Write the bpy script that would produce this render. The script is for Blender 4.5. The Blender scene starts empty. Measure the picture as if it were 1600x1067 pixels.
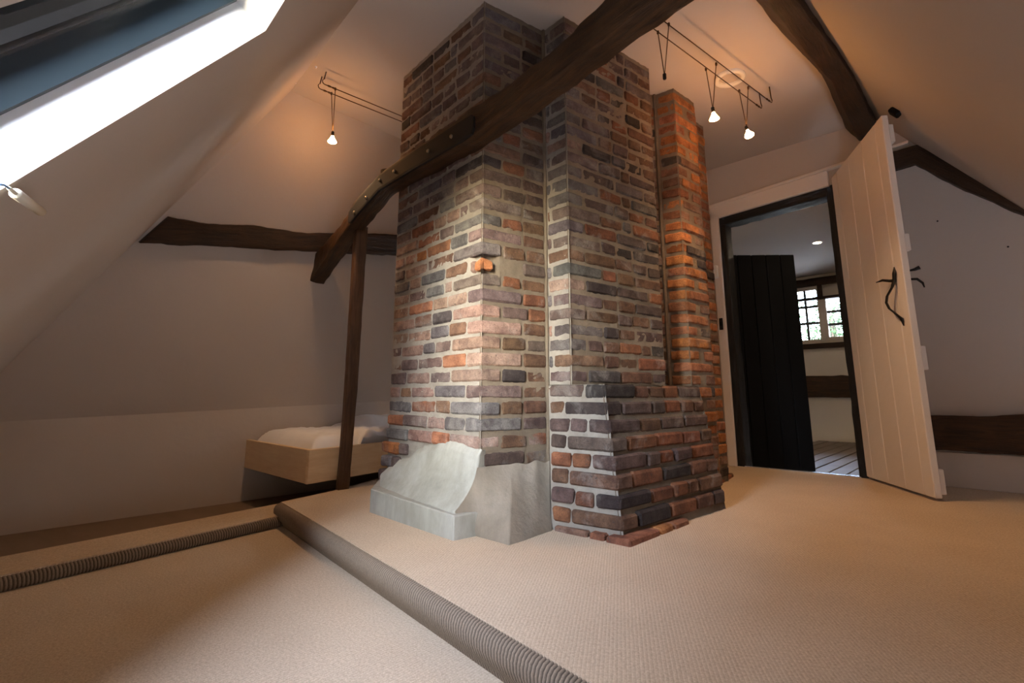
import bpy, bmesh, math, random
from mathutils import Vector, noise, Matrix
random.seed(7)
S = bpy.context.scene
COL = S.collection
R = math.radians

# ------------------------------------------------------------------ camera, world, light, exposure
CAM_H = .52                       # eye height above the upper floor
FOC, PX, PY = 785., 800., 474.    # focal length and principal point for a 1600x1067 frame
PITCH = math.atan(141 / FOC)
cd = bpy.data.cameras.new('camera'); cam = bpy.data.objects.new('camera', cd); COL.objects.link(cam)
cam.location = (0, 0, CAM_H); cam.rotation_euler = (R(90) + PITCH, 0, 0)
cd.sensor_width = 36; cd.lens = FOC / 1600 * 36
cd.shift_y = -(533.5 - PY) / 1600; cd.clip_start = .02
S.camera = cam
W = bpy.data.worlds.new('world'); S.world = W; W.use_nodes = True
bg = W.node_tree.nodes['Background']
sky_t = W.node_tree.nodes.new('ShaderNodeTexSky'); sky_t.sky_type = 'NISHITA'; sky_t.sun_disc = False   # hazy morning, low sun behind the viewer
sky_t.sun_elevation = R(15); sky_t.sun_rotation = R(196); sky_t.dust_density = 1.8; sky_t.air_density = 1.2; sky_t.ozone_density = 4.0
cool = W.node_tree.nodes.new('ShaderNodeMix'); cool.data_type = 'RGBA'; cool.blend_type = 'MULTIPLY'; cool.inputs[0].default_value = 1
cool.inputs[7].default_value = (.88, 1.0, 1.14, 1); W.node_tree.links.new(sky_t.outputs[0], cool.inputs[6])
gain = W.node_tree.nodes.new('ShaderNodeMix'); gain.data_type = 'RGBA'; gain.blend_type = 'MULTIPLY'; gain.inputs[0].default_value = 1
gain.clamp_result = False; gain.inputs[7].default_value = (4.4, 4.4, 4.4, 1); W.node_tree.links.new(cool.outputs[2], gain.inputs[6])
veil = W.node_tree.nodes.new('ShaderNodeMix'); veil.data_type = 'RGBA'; veil.blend_type = 'ADD'; veil.inputs[0].default_value = 1   # thin even cloud
veil.clamp_result = False; veil.inputs[7].default_value = (14.0, 14.0, 14.2, 1); W.node_tree.links.new(gain.outputs[2], veil.inputs[6])
W.node_tree.links.new(veil.outputs[2], bg.inputs[0]); bg.inputs[1].default_value = 1.0
S.view_settings.view_transform = 'Standard'; S.view_settings.look = 'None'
S.view_settings.gamma = 1; S.view_settings.use_curve_mapping = False
S.view_settings.exposure = 0.25
BULB = 165.0; LENS = 120.0; SPOT = 26.0
try:
    S.cycles.use_denoising = True
    S.cycles.max_bounces = 10; S.cycles.diffuse_bounces = 6
    S.cycles.sample_clamp_indirect = 6
except Exception:
    pass

# ------------------------------------------------------------------ survey of the room: sight lines onto true planes
_s, _c = math.sin(PITCH), math.cos(PITCH)
def ray(px, py):
    a = (px - PX) / FOC; b = -(py - PY) / FOC
    return Vector((a, _c - b * _s, _s + b * _c))
EYE = Vector((0, 0, CAM_H))
def onp(px, py, o, n):
    r = ray(px, py); t = (Vector(o) - EYE).dot(n) / r.dot(n)
    return EYE + r * t
def onz(px, py, z): return onp(px, py, Vector((0, 0, z)), Vector((0, 0, 1)))
def onv(px, py, o, d):
    return onp(px, py, Vector((o[0], o[1], 0)), Vector((d[1], -d[0], 0)).normalized())

# ------------------------------------------------------------------ materials
def newmat(name):
    m = bpy.data.materials.new(name); m.use_nodes = True
    nt = m.node_tree; b = nt.nodes['Principled BSDF']
    return m, nt, b
def nd(nt, t, **kw):
    n = nt.nodes.new(t)
    for k, v in kw.items():
        if hasattr(n, k): setattr(n, k, v)
        else: n.inputs[k].default_value = v
    return n
def coords(nt, scale=(1, 1, 1), rot=(0, 0, 0), kind='Object'):
    tc = nd(nt, 'ShaderNodeTexCoord'); mp = nd(nt, 'ShaderNodeMapping')
    mp.inputs['Scale'].default_value = scale; mp.inputs['Rotation'].default_value = rot
    nt.links.new(tc.outputs[kind], mp.inputs[0]); return mp.outputs[0]
def noise_t(nt, vec, scale, detail=4, rough=.6, dist=0):
    n = nd(nt, 'ShaderNodeTexNoise'); n.inputs['Scale'].default_value = scale
    n.inputs['Detail'].default_value = detail; n.inputs['Roughness'].default_value = rough
    n.inputs['Distortion'].default_value = dist
    nt.links.new(vec, n.inputs['Vector']); return n.outputs['Fac']
def ramp(nt, fac, stops):
    r = nd(nt, 'ShaderNodeValToRGB'); e = r.color_ramp.elements
    while len(e) < len(stops): e.new(.5)
    for i, (p, c) in enumerate(stops):
        e[i].position = p; e[i].color = (*c, 1) if len(c) == 3 else c
    nt.links.new(fac, r.inputs[0]); return r.outputs[0]
def mix(nt, fac, a, b, mode='MIX'):
    m = nd(nt, 'ShaderNodeMix'); m.data_type = 'RGBA'; m.blend_type = mode
    for sock, v in ((m.inputs[0], fac), (m.inputs[6], a), (m.inputs[7], b)):
        if isinstance(v, (int, float)): sock.default_value = v
        elif isinstance(v, tuple): sock.default_value = (*v, 1)
        else: nt.links.new(v, sock)
    return m.outputs[2]
def bump(nt, b, h, strength, dist):
    n = nd(nt, 'ShaderNodeBump'); n.inputs['Strength'].default_value = strength; n.inputs['Distance'].default_value = dist
    nt.links.new(h, n.inputs['Height']); nt.links.new(n.outputs[0], b.inputs['Normal'])
def plain(name, col, rough=.6, metal=0, spec=None):
    m, nt, b = newmat(name); b.inputs['Base Color'].default_value = (*col, 1)
    b.inputs['Roughness'].default_value = rough; b.inputs['Metallic'].default_value = metal
    if spec is not None: b.inputs['Specular IOR Level'].default_value = spec
    return m
def mat_plaster(name, c1, c2):
    m, nt, b = newmat(name); v = coords(nt)
    f = noise_t(nt, v, 1.6, 5, .55)
    nt.links.new(mix(nt, f, c1, c2), b.inputs['Base Color'])
    b.inputs['Roughness'].default_value = .75; b.inputs['Specular IOR Level'].default_value = .25
    bump(nt, b, noise_t(nt, v, 9, 5, .6), .25, .01); return m
def mat_carpet(name, c1, c2, ang, pitch=.0085):
    m, nt, b = newmat(name); v = coords(nt, rot=(0, 0, ang))
    w = nd(nt, 'ShaderNodeTexWave'); w.wave_type = 'BANDS'; w.bands_direction = 'X'; w.wave_profile = 'SIN'
    w.inputs['Scale'].default_value = .314 / pitch * 1.0; w.inputs['Distortion'].default_value = 1.2
    w.inputs['Detail'].default_value = 2; w.inputs['Detail Scale'].default_value = 60
    nt.links.new(v, w.inputs['Vector'])
    f = noise_t(nt, v, 260, 3, .7); f2 = noise_t(nt, v, 3, 4, .6)
    col = mix(nt, f, c1, c2)
    col = mix(nt, ramp(nt, f2, [(.35, (.0, .0, .0)), (.75, (.35, .35, .35))]), col, tuple(x * .8 for x in c1))
    col = mix(nt, .22, col, ramp(nt, w.outputs['Fac'], [(0, (.55, .52, .48)), (.5, (1, 1, 1))]), 'MULTIPLY')
    col = mix(nt, .6, col, ramp(nt, noise_t(nt, v, 130, 4, .8), [(.36, (.68, .65, .61)), (.62, (1.16, 1.15, 1.14))]), 'MULTIPLY')
    nt.links.new(col, b.inputs['Base Color'])
    b.inputs['Roughness'].default_value = .95; b.inputs['Specular IOR Level'].default_value = .1
    h = mix(nt, .6, w.outputs['Fac'], f)
    bump(nt, b, h, .6, .003); return m
def mat_cord():                                               # carpet cords; dark backing and painted pile shadow between them
    m, nt, b = newmat('carpet_cord'); at = nd(nt, 'ShaderNodeAttribute'); at.attribute_name = 'Col'
    f = noise_t(nt, coords(nt), 240, 3, .7)
    nt.links.new(mix(nt, .5, at.outputs['Color'], ramp(nt, f, [(.3, (.6, .6, .6)), (.7, (1.2, 1.2, 1.2))]), 'MULTIPLY'), b.inputs['Base Color'])
    b.inputs['Roughness'].default_value = .95; b.inputs['Specular IOR Level'].default_value = .1; return m
def mat_brick():
    m, nt, b = newmat('brick'); v = coords(nt)
    at = nd(nt, 'ShaderNodeAttribute'); at.attribute_name = 'Col'
    f = noise_t(nt, v, 16, 6, .65); g = noise_t(nt, v, 60, 5, .75); k = noise_t(nt, v, 5.5, 5, .65, .6)
    dark = mix(nt, .8, at.outputs['Color'], (.33, .29, .30), 'MULTIPLY')
    col = mix(nt, ramp(nt, f, [(.38, (0, 0, 0)), (.66, (1, 1, 1))]), dark, at.outputs['Color'])
    # smears of lime and soot
    col = mix(nt, ramp(nt, k, [(.54, (0, 0, 0)), (.74, (.55, .55, .55))]), col, (.46, .42, .38))
    col = mix(nt, ramp(nt, g, [(.30, (.9, .9, .9)), (.42, (0, 0, 0))]), col, (.06, .05, .05))
    b.inputs['Roughness'].default_value = .85; b.inputs['Specular IOR Level'].default_value = .25
    fine = noise_t(nt, v, 170, 5, .75)
    nt.links.new(mix(nt, .55, col, ramp(nt, fine, [(.34, (.45, .43, .42)), (.62, (1.15, 1.13, 1.1))]), 'MULTIPLY'), b.inputs['Base Color'])
    h = mix(nt, .45, mix(nt, .5, f, g), fine); bump(nt, b, h, 1, .018); return m
def mat_mortar(name, c1, c2, c3):
    m, nt, b = newmat(name); v = coords(nt)
    f = noise_t(nt, v, 22, 6, .7); g = noise_t(nt, v, 3, 4, .6)
    col = mix(nt, f, c1, c2)
    col = mix(nt, ramp(nt, g, [(.45, (0, 0, 0)), (.7, (.8, .8, .8))]), col, c3)
    nt.links.new(col, b.inputs['Base Color']); b.inputs['Roughness'].default_value = .95
    bump(nt, b, noise_t(nt, v, 90, 6, .8), 1, .016); return m
def mat_cement(name, c1, c2, c3):
    m, nt, b = newmat(name); v = coords(nt); vs = coords(nt, (1, 1, .25))
    f = noise_t(nt, v, 5, 6, .62, .5); g = noise_t(nt, vs, 28, 5, .7); k = noise_t(nt, v, 2.2, 4, .6)
    col = mix(nt, ramp(nt, f, [(.3, (0, 0, 0)), (.7, (1, 1, 1))]), c1, c2)
    col = mix(nt, ramp(nt, k, [(.42, (0, 0, 0)), (.62, (.75, .75, .75))]), col, c3)
    col = mix(nt, .35, col, ramp(nt, g, [(.3, (.55, .55, .55)), (.7, (1.25, 1.25, 1.25))]), 'MULTIPLY')
    nt.links.new(col, b.inputs['Base Color']); b.inputs['Roughness'].default_value = .8
    bump(nt, b, mix(nt, .5, f, noise_t(nt, v, 70, 6, .7)), .6, .012); return m
def mat_wood(name, c1, c2, scale, stretch, rough=.6, strength=.5, spec=.3, rot=(0, 0, 0), uv='UV'):
    m, nt, b = newmat(name); v = coords(nt, stretch, rot, uv)
    f = noise_t(nt, v, scale, 8, .62, .8); g = noise_t(nt, v, scale * 4, 6, .7)
    k = noise_t(nt, coords(nt, (1, 1, 1), kind='Object'), 5, 4, .6)
    col = ramp(nt, mix(nt, .3, f, g), [(.32, c1), (.68, c2)])
    col = mix(nt, ramp(nt, k, [(.35, (.0, .0, .0)), (.7, (.5, .5, .5))]), col, c1)
    nt.links.new(col, b.inputs['Base Color'])
    b.inputs['Roughness'].default_value = rough; b.inputs['Specular IOR Level'].default_value = spec
    bump(nt, b, mix(nt, .4, f, g), strength, .01); return m
def emit(name, col, st):
    m, nt, b = newmat(name); b.inputs['Base Color'].default_value = (*col, 1)
    b.inputs['Emission Color'].default_value = (*col, 1); b.inputs['Emission Strength'].default_value = st; return m
def mat_glass(name):
    m, nt, b = newmat(name)
    tr = nd(nt, 'ShaderNodeBsdfTransparent'); gl = nd(nt, 'ShaderNodeBsdfGlossy'); gl.inputs['Roughness'].default_value = .02
    fr = nd(nt, 'ShaderNodeFresnel'); fr.inputs[0].default_value = 1.45
    mx = nd(nt, 'ShaderNodeMixShader'); out = nt.nodes['Material Output']
    nt.links.new(fr.outputs[0], mx.inputs[0]); nt.links.new(tr.outputs[0], mx.inputs[1]); nt.links.new(gl.outputs[0], mx.inputs[2])
    nt.links.new(mx.outputs[0], out.inputs[0]); return m

M = dict(
    plaster=mat_plaster('plaster', (.53, .455, .39), (.485, .415, .355)),
    plaster2=mat_plaster('plaster_next_room', (.78, .70, .60), (.72, .64, .54)),
    paint=mat_plaster('white_paint', (.76, .69, .62), (.70, .63, .56)),
    reveal=plain('white_reveal', (.86, .86, .86), .5),
    carpet=mat_carpet('carpet', (.49, .375, .265), (.67, .53, .385), R(12)),
    carpet_low=mat_carpet('carpet_lower', (.50, .39, .28), (.69, .56, .42), R(40)),
    nosing=mat_cord(),
    brick=mat_brick(), mortar=mat_mortar('lime_mortar', (.30, .245, .19), (.58, .52, .44), (.27, .22, .17)), mortar_shaded=mat_mortar('shaded_brown_mortar', (.165, .12, .08), (.37, .285, .20), (.15, .11, .075)),  # second mortar: brown, with the shade of the dim faces put into its colour
    cement=mat_cement('cement_grey', (.225, .212, .175), (.325, .31, .26), (.385, .372, .34)),
    cement_b=mat_cement('cement_brown', (.155, .122, .085), (.235, .19, .14), (.29, .245, .195)),
    oak=mat_wood('dark_oak', (.010, .006, .0035), (.075, .034, .014), 5, (1.0, 9, 9), .5, .9),
    oak2=mat_wood('brown_oak', (.008, .0042, .0022), (.11, .047, .016), 5, (1.0, 9, 9), .55, .9),
    post=mat_wood('stained_softwood', (.055, .026, .014), (.16, .085, .045), 5, (1, 10, 10), .5, .4),
    pine=mat_wood('pine', (.74, .51, .28), (.90, .70, .45), 3, (1, 12, 12), .45, .12),
    blackwood=mat_wood('black_wood', (.004, .004, .004), (.022, .02, .019), 6, (1, 8, 8), .5, .9),
    blackdoor=plain('black_paint', (.003, .003, .0035), .7, 0, .12),
    boards=mat_wood('grey_floorboard', (.16, .12, .095), (.30, .235, .19), 4, (1, 10, 10), .5, .3),
    brownboard=mat_wood('brown_board', (.17, .12, .08), (.24, .17, .115), 3, (1, 6, 6), .75, .15),
    iron=plain('black_iron', (.018, .016, .015), .42, .7),
    strap=plain('dark_steel', (.012, .010, .009), .7, .0, .25),
    wire=plain('steel_wire', (.10, .06, .035), .45, .9),
    bronze=plain('bolt_steel', (.30, .24, .16), .4, .9),
    linen=mat_plaster('linen', (.90, .90, .92), (.84, .84, .87)),
    leadframe=plain('blue_grey_paint', (.022, .032, .040), .3),
    white=plain('white_plastic', (.82, .80, .76), .4),
    cream=plain('cream_plastic', (.75, .70, .58), .4),
    cord=plain('blue_cord', (.12, .30, .62), .6),
    glass=mat_glass('window_glass'),
    bulb=emit('halogen_glow', (1.0, .46, .15), BULB), lens=emit('halogen_lens', (1.0, .50, .19), LENS),
    lampglow=emit('downlight_glow', (1.0, .76, .50), 320),
    leaf=mat_plaster('leaf', (.012, .034, .010), (.035, .065, .02)),
    bark=plain('bark', (.10, .07, .05), .9),
    soil=plain('pale_bounce_ground', (.50, .48, .45), .95),
    rooftile=mat_plaster('dark_roof_tile', (.040, .026, .021), (.026, .018, .015)),
    alu=plain('threshold_metal', (.75, .76, .78), .25, .9),
)

# ------------------------------------------------------------------ mesh helpers
def link(name, me, m, parent=None):
    o = bpy.data.objects.new(name, me); COL.objects.link(o)
    if m is not None: me.materials.append(m)
    if parent is not None: o.parent = parent
    return o
def mesh(name, vs, fs, m, parent=None, smooth=False):
    me = bpy.data.meshes.new(name); me.from_pydata([tuple(v) for v in vs], [], fs)
    if smooth: me.polygons.foreach_set('use_smooth', [True] * len(fs))
    me.update(); return link(name, me, m, parent)
def from_bm(name, bm, m, parent=None, smooth=False):
    bmesh.ops.recalc_face_normals(bm, faces=bm.faces)
    me = bpy.data.meshes.new(name); bm.to_mesh(me); bm.free()
    if smooth: me.polygons.foreach_set('use_smooth', [True] * len(me.polygons))
    return link(name, me, m, parent)
def tag(o, label=None, cat=None, group=None, kind=None):
    for k, v in (('label', label), ('category', cat), ('group', group), ('kind', kind)):
        if v: o[k] = v
    return o
def empty(name, loc=(0, 0, 0)):
    o = bpy.data.objects.new(name, None); COL.objects.link(o); o.empty_display_size = .05
    return o
def hexa(bm, lo, hi):
    """prism between two matching polygons (lists of points)"""
    a = [bm.verts.new(p) for p in lo]; b = [bm.verts.new(p) for p in hi]; n = len(a)
    bm.faces.new(a[::-1]); bm.faces.new(b)
    for i in range(n): bm.faces.new((a[i], a[(i + 1) % n], b[(i + 1) % n], b[i]))
    return a + b
def obox(bm, o, ax, ay, az):
    o, ax, ay, az = map(Vector, (o, ax, ay, az))
    return hexa(bm, [o, o + ax, o + ax + ay, o + ay], [o + az, o + ax + az, o + ax + ay + az, o + ay + az])
def bevel(bm, w, seg=1):
    bmesh.ops.bevel(bm, geom=bm.edges[:], offset=w, segments=seg, affect='EDGES', profile=.6)
def boxobj(name, o, ax, ay, az, m, parent=None, bev=.003):
    bm = bmesh.new(); obox(bm, o, ax, ay, az)
    if bev: bevel(bm, bev)
    return from_bm(name, bm, m, parent)
def tube(bm, pts, r, n=8, cap=True):
    pts = [Vector(p) for p in pts]; rings = []
    for i, p in enumerate(pts):
        t = (pts[min(i + 1, len(pts) - 1)] - pts[max(i - 1, 0)]).normalized()
        up = Vector((0, 0, 1)) if abs(t.z) < .9 else Vector((1, 0, 0))
        u = t.cross(up).normalized(); w = u.cross(t)
        rr = r[i] if isinstance(r, (list, tuple)) else r
        rings.append([bm.verts.new(p + (u * math.cos(2 * math.pi * k / n) + w * math.sin(2 * math.pi * k / n)) * rr) for k in range(n)])
    for a, b in zip(rings, rings[1:]):
        for k in range(n): bm.faces.new((a[k], a[(k + 1) % n], b[(k + 1) % n], b[k]))
    if cap: bm.faces.new(rings[0][::-1]); bm.faces.new(rings[-1])
def tubeobj(name, pts, r, m, parent=None, n=8):
    bm = bmesh.new(); tube(bm, pts, r, n); return from_bm(name, bm, m, parent, True)
def lathe(name, base, axis, prof, m, parent=None, n=20):
    bm = bmesh.new(); base = Vector(base); pts = [base + Vector(axis).normalized() * h for r, h in prof]
    # exact rings around a straight axis
    t = Vector(axis).normalized(); up = Vector((0, 0, 1)) if abs(t.z) < .9 else Vector((1, 0, 0))
    u = t.cross(up).normalized(); w = u.cross(t); rings = []
    for (r, h), p in zip(prof, pts):
        rings.append([bm.verts.new(p + (u * math.cos(2 * math.pi * k / n) + w * math.sin(2 * math.pi * k / n)) * max(r, 1e-4)) for k in range(n)])
    for a, b in zip(rings, rings[1:]):
        for k in range(n): bm.faces.new((a[k], a[(k + 1) % n], b[(k + 1) % n], b[k]))
    bm.faces.new(rings[0][::-1]); bm.faces.new(rings[-1])
    return from_bm(name, bm, m, parent, True)
def clip(poly, planes):
    """Sutherland-Hodgman of a 3-D polygon against inward half-spaces (o, n)"""
    for o, n in planes:
        out = []; o = Vector(o); n = Vector(n)
        for i, p in enumerate(poly):
            q = poly[(i + 1) % len(poly)]; a = (p - o).dot(n); b = (q - o).dot(n)
            if a >= 0: out.append(p)
            if (a > 0 > b) or (a < 0 < b): out.append(p + (q - p) * (a / (a - b)))
        poly = out
    return poly
def bigquad(o, n, size=12):
    n = Vector(n).normalized(); u = n.cross(Vector((.3, .2, .93))).normalized(); v = n.cross(u); o = Vector(o)
    return [o + u * size + v * size, o - u * size + v * size, o - u * size - v * size, o + u * size - v * size]
def facet(name, poly, m, holes=(), parent=None):
    bm = bmesh.new(); es = []
    for loop in (poly, *holes):
        vs = [bm.verts.new(p) for p in loop]
        es += [bm.edges.new((vs[i], vs[(i + 1) % len(vs)])) for i in range(len(vs))]
    bmesh.ops.triangle_fill(bm, use_beauty=True, use_dissolve=False, edges=es)
    return from_bm(name, bm, m, parent)
def loft(name, rings, m, parent=None, sub=10, rough=.008, seed=0, freq=7., sharp=4, smooth=True):
    """timber from cross-section rings (closed), subdivided along and around, roughened with noise; UV = (length, round)"""
    n = len(rings[0]); pts = []; cum = 0
    for i in range(len(rings) - 1):
        for k in range(sub):
            t = k / sub; pts.append([Vector(a).lerp(Vector(b), t) for a, b in zip(rings[i], rings[i + 1])])
    pts.append([Vector(p) for p in rings[-1]])
    dense = []
    for ring in pts:
        rr = []
        for i in range(n):
            a, b = ring[i], ring[(i + 1) % n]
            for k in range(sharp): rr.append(a.lerp(b, (k + (.12 if k == 0 else 0)) / sharp))
            rr.append(a.lerp(b, 1 - .12 / sharp))
        dense.append(rr)
    k = len(dense[0]); vs = []; uv = []; L = 0
    for i, ring in enumerate(dense):
        c = sum(ring, Vector()) / k
        if i: L += (c - pc).length
        pc = c; per = 0
        for j, p in enumerate(ring):
            d = (p - c)
            nn = noise.noise(Vector((p.x * freq + seed, p.y * freq, p.z * freq))) + .5 * noise.noise(Vector((p.x * freq * 3, p.y * freq * 3 + seed, p.z * freq * 3)))
            vs.append(p + d.normalized() * nn * rough)
            if j: per += (p - ring[j - 1]).length
            uv.append((L, per))
    fs = []
    for i in range(len(dense) - 1):
        for j in range(k):
            fs.append((i * k + j, i * k + (j + 1) % k, (i + 1) * k + (j + 1) % k, (i + 1) * k + j))
    fs.append(tuple(range(k))[::-1]); fs.append(tuple((len(dense) - 1) * k + j for j in range(k)))
    o = mesh(name, vs, fs, m, parent, smooth)
    me = o.data; ul = me.uv_layers.new(name='UVMap')
    for lp in me.loops: ul.data[lp.index].uv = uv[lp.vertex_index]
    bm = bmesh.new(); bm.from_mesh(me); bmesh.ops.recalc_face_normals(bm, faces=bm.faces); bm.to_mesh(me); bm.free()
    return o
def plank_uv(o, d):
    """UV along a direction for the grain"""
    d = Vector(d).normalized(); me = o.data
    ul = me.uv_layers.new(name='UVMap') if not me.uv_layers else me.uv_layers[0]
    s = random.random() * 7
    for lp in me.loops:
        p = me.vertices[lp.vertex_index].co; a = p.dot(d); r = p - d * a
        ul.data[lp.index].uv = (a + s, r.x * .8 + r.y * .9 + r.z * .7 + s)
    return o

# ------------------------------------------------------------------ the room: planes
ZC = 2.32
RD = Vector((.69, .724, 0)).normalized(); LD = Vector((-.724, .69, 0)).normalized()   # the two wall directions
UP = Vector((0, 0, 1))
LW = 3.6                                                        # gable wall foot, measured along LD
gl0 = onv(0, 659, LD * LW, RD); gl1 = onv(412, 637, LD * LW, RD)
cr = onz(541, 180, ZC)
G_N = (gl1 - gl0).cross(cr - gl0).normalized()                  # leaning upper gable
if G_N.y > 0: G_N = -G_N
S1_O = Vector((-.678, 1.229, 1.503)); S1_N = Vector((-.638, -.557, .531)).normalized()   # skylight slope, normal outward
JL = Vector((1.646, 3.822, 0)); JR = Vector((2.209, 3.286, 0))
DWD = (JR - JL).normalized(); DWN = Vector((DWD.y, -DWD.x, 0))  # door wall, normal into the room
if DWN.y > 0: DWN = -DWN
AP = Vector((2.575, 2.937, 2.037)); RF = Vector((2.857, 2.669, 1.522))
QD = Vector((.728, .685, 0)).normalized()
SQ_N = QD.cross(RF - AP).normalized()
if SQ_N.z > 0: SQ_N = -SQ_N                                     # right slope, normal inward
ceilP = ((0, 0, ZC), -UP); s1P = (S1_O, -S1_N); gP = (gl0, G_N); sqP = (AP, SQ_N)
dwP = (JL, DWN); wP = (LD * LW, -LD); floorP = ((0, 0, -.18), UP)
def struct(o, label, cat): return tag(o, label, cat, kind='structure')

struct(facet('ceiling', clip(bigquad((0, 0, ZC), UP), [s1P, gP, sqP, dwP]), M['plaster']),
       'flat white plaster ceiling above the brick chimney and lamp wires', 'ceiling')
# skylight slope
e_dir = (onp(415, 48, S1_O, S1_N) - onp(0, 297, S1_O, S1_N)).normalized()
C1 = onp(415, 48, S1_O, S1_N); t_dir = (onp(445, 0, S1_O, S1_N) - C1).normalized()
SKH, SKW = 1.28, .47
sky = [C1, C1 + t_dir * SKW, C1 + t_dir * SKW - e_dir * SKH, C1 - e_dir * SKH]
struct(facet('wall_left', clip(bigquad(S1_O, S1_N), [ceilP, gP, sqP, floorP, wP]), M['plaster'], [sky]),
       'sloping white plaster wall with the skylight cut into it', 'wall')
def up_from(p): return p
# gable wall, leaning upper part and upright foot
struct(facet('wall_back', clip(bigquad(gl0, G_N), [ceilP, s1P, dwP, wP]), M['plaster']),
       'leaning white plaster gable wall with a dark timber across it', 'wall')
gd = (gl1 - gl0)
def ledge_z(r):
    t = ((LD * LW + RD * r) - gl0).dot(RD) / gd.dot(RD); return gl0.z + gd.z * t
ra, rb = -1.2, 3.92
wl = [LD * LW + RD * ra + UP * -.18, LD * LW + RD * rb + UP * -.18, LD * LW + RD * rb + UP * ledge_z(rb), LD * LW + RD * ra + UP * ledge_z(ra)]
struct(facet('wall_back.001', wl, M['plaster']), 'low upright white wall at the foot of the leaning gable', 'wall')
# door wall with doorway and a hidden window behind the chimney
DH0, DH1 = 1.90, 1.945
hole_d = [JL + DWD * -.03 + UP * -.12, JR + DWD * .02 + UP * -.12, JR + DWD * .02 + UP * DH1, JL + DWD * -.03 + UP * DH0]
dwbase = clip(bigquad(JL, DWN), [ceilP, gP, sqP, ((0, 0, -.18), UP), (LD * LW, -LD)])
HW = JL - DWD * 1.15
hole_w = [HW + UP * .85, HW - DWD * .75 + UP * .85, HW - DWD * .75 + UP * 1.6, HW + UP * 1.6]
struct(facet('wall_right', dwbase, M['plaster'], [hole_d, hole_w]), 'white plaster wall with the doorway and the open white door', 'wall')
# right slope with a skylight outside the frame
def sq(px_r, z):   # point on the right slope at distance px_r along QD, height z
    dz = (z - AP.z) / (RF.z - AP.z); p = AP + (RF - AP) * dz
    return p - QD * px_r
h2 = [sq(.06, .42), sq(.22, .42), sq(.22, .60), sq(.06, .60)]
struct(facet('wall_front', clip(bigquad(AP, SQ_N), [ceilP, s1P, dwP, floorP]), M['plaster'], [h2]), 'sloping white plaster ceiling above the open white door', 'wall')

# floors -------------------------------------------------------------------
def slab(name, pts, z0, z1, m, parent=None):
    bm = bmesh.new(); hexa(bm, [(p[0], p[1], z0) for p in pts], [(p[0], p[1], z1) for p in pts]); return from_bm(name, bm, m, parent)
ST0 = Vector((-1.089, 2.538, 0)); ST1 = Vector((-.014, 1.223, 0)); STD = (ST1 - ST0).normalized(); STN = Vector((STD.y, -STD.x, 0))
if STN.x > 0: STN = -STN                                       # towards the lower floor
c0 = ST0 - STD * .06
e1 = c0 + STD * 3.4
upper = [c0, e1, e1 + Vector((1.6, .4, 0)), (3.3, 2.2, 0), JR + DWD * 1.5, JL - DWD * 2.2, (-.30, 4.55, 0), (-.78, 3.45, 0), (-.95, 2.92, 0)]
fl = struct(slab('floor', upper, -.16, 0, M['carpet']), 'upper floor with tan corded carpet around the chimney', 'floor')
A2 = Vector((-1.626, 1.732, 0)); B2 = Vector((-1.096, 2.538, 0)); N2D = (B2 - A2).normalized(); N2N = Vector((-N2D.y, N2D.x, 0))
low = [B2 + N2D * .05 + N2N * .05, A2 - N2D * 2.2 + N2N * .05, A2 - N2D * 2.2 + Vector((2.2, -1.2, 0)), e1 - STN * .05, ST0 - STD * .05 - STN * .05]
fl2 = struct(slab('floor.001', low, -.16, -.10, M['carpet_low']), 'lower floor with beige carpet below the two carpeted steps', 'floor')
k0 = onz(0, 870, -.05); k1 = onz(418, 790, -.05); kd = (k1 - k0).normalized()
strip = [A2 - N2D * 2.0, B2 + N2D * .04, k1 + kd * .06, k0 - kd * 1.6]
fl3 = struct(slab('floor.002', [Vector((p[0], p[1], 0)) for p in strip], -.16, -.05, M['carpet']), 'narrow carpeted step along the gable wall', 'floor')
gb = [LD * LW + RD * -1.2, LD * LW + RD * 3.95, LD * 2.2 + RD * 3.95, LD * 2.2 + RD * .9, LD * 2.5 + RD * -1.2]
struct(plank_uv(slab('floor.003', gb, -.24, -.16, M['brownboard']), RD), 'bare brown boarding between the carpeted step and the gable wall', 'floor')

def nosing(name, a, d, n, prof, length, parent, pitch):
    """carpet turned over a step: real cords side by side along the edge"""
    per = 8; cnt = int(length / pitch); vs = []; fs = []; k = len(prof); shade = []
    for i in range(cnt * per + 1):
        s = i * pitch / per; cord = abs(math.sin(math.pi * i / per)) ** .7 * .0068
        for j, (e, z) in enumerate(prof):
            f0 = 1 if 0 < j < k - 1 else .25
            skew = .012 * j / k                     # the cords run slightly aslant
            c2 = abs(math.sin(math.pi * (i / per + skew / pitch))) ** .7 * .0068
            w = (c2 / .0068) ** 1.6; shade.append(((.035 + .25 * w), (.026 + .192 * w), (.019 + .138 * w), 1))
            nz = .0012 * noise.noise(Vector((s * 60, j * 1.7, 3)))
            vs.append(Vector((a.x, a.y, 0)) + d * s + n * (e + (c2 + nz) * f0 * .8) + UP * (z - .003 + c2 * f0 * .5))
    for i in range(cnt * per):
        for j in range(k - 1): fs.append((i * k + j, i * k + j + 1, (i + 1) * k + j + 1, (i + 1) * k + j))
    o = mesh(name, vs, fs, M['nosing'], parent, True); ca = o.data.color_attributes.new('Col', 'FLOAT_COLOR', 'POINT')
    for i, c in enumerate(shade): ca.data[i].color = c
    return o
pr = [(.0, -.10), (.004, -.085), (.018, -.065), (.026, -.045), (.026, -.028), (.020, -.014), (.010, -.006), (-.004, -.0025), (-.02, -.006)]
nosing('carpet_nosing', c0, STD, STN, pr, 3.0, fl, .0108)
pr2 = [(.0, -.10), (.010, -.092), (.016, -.080), (.014, -.066), (.006, -.057), (-.004, -.0535), (-.02, -.057)]
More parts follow.
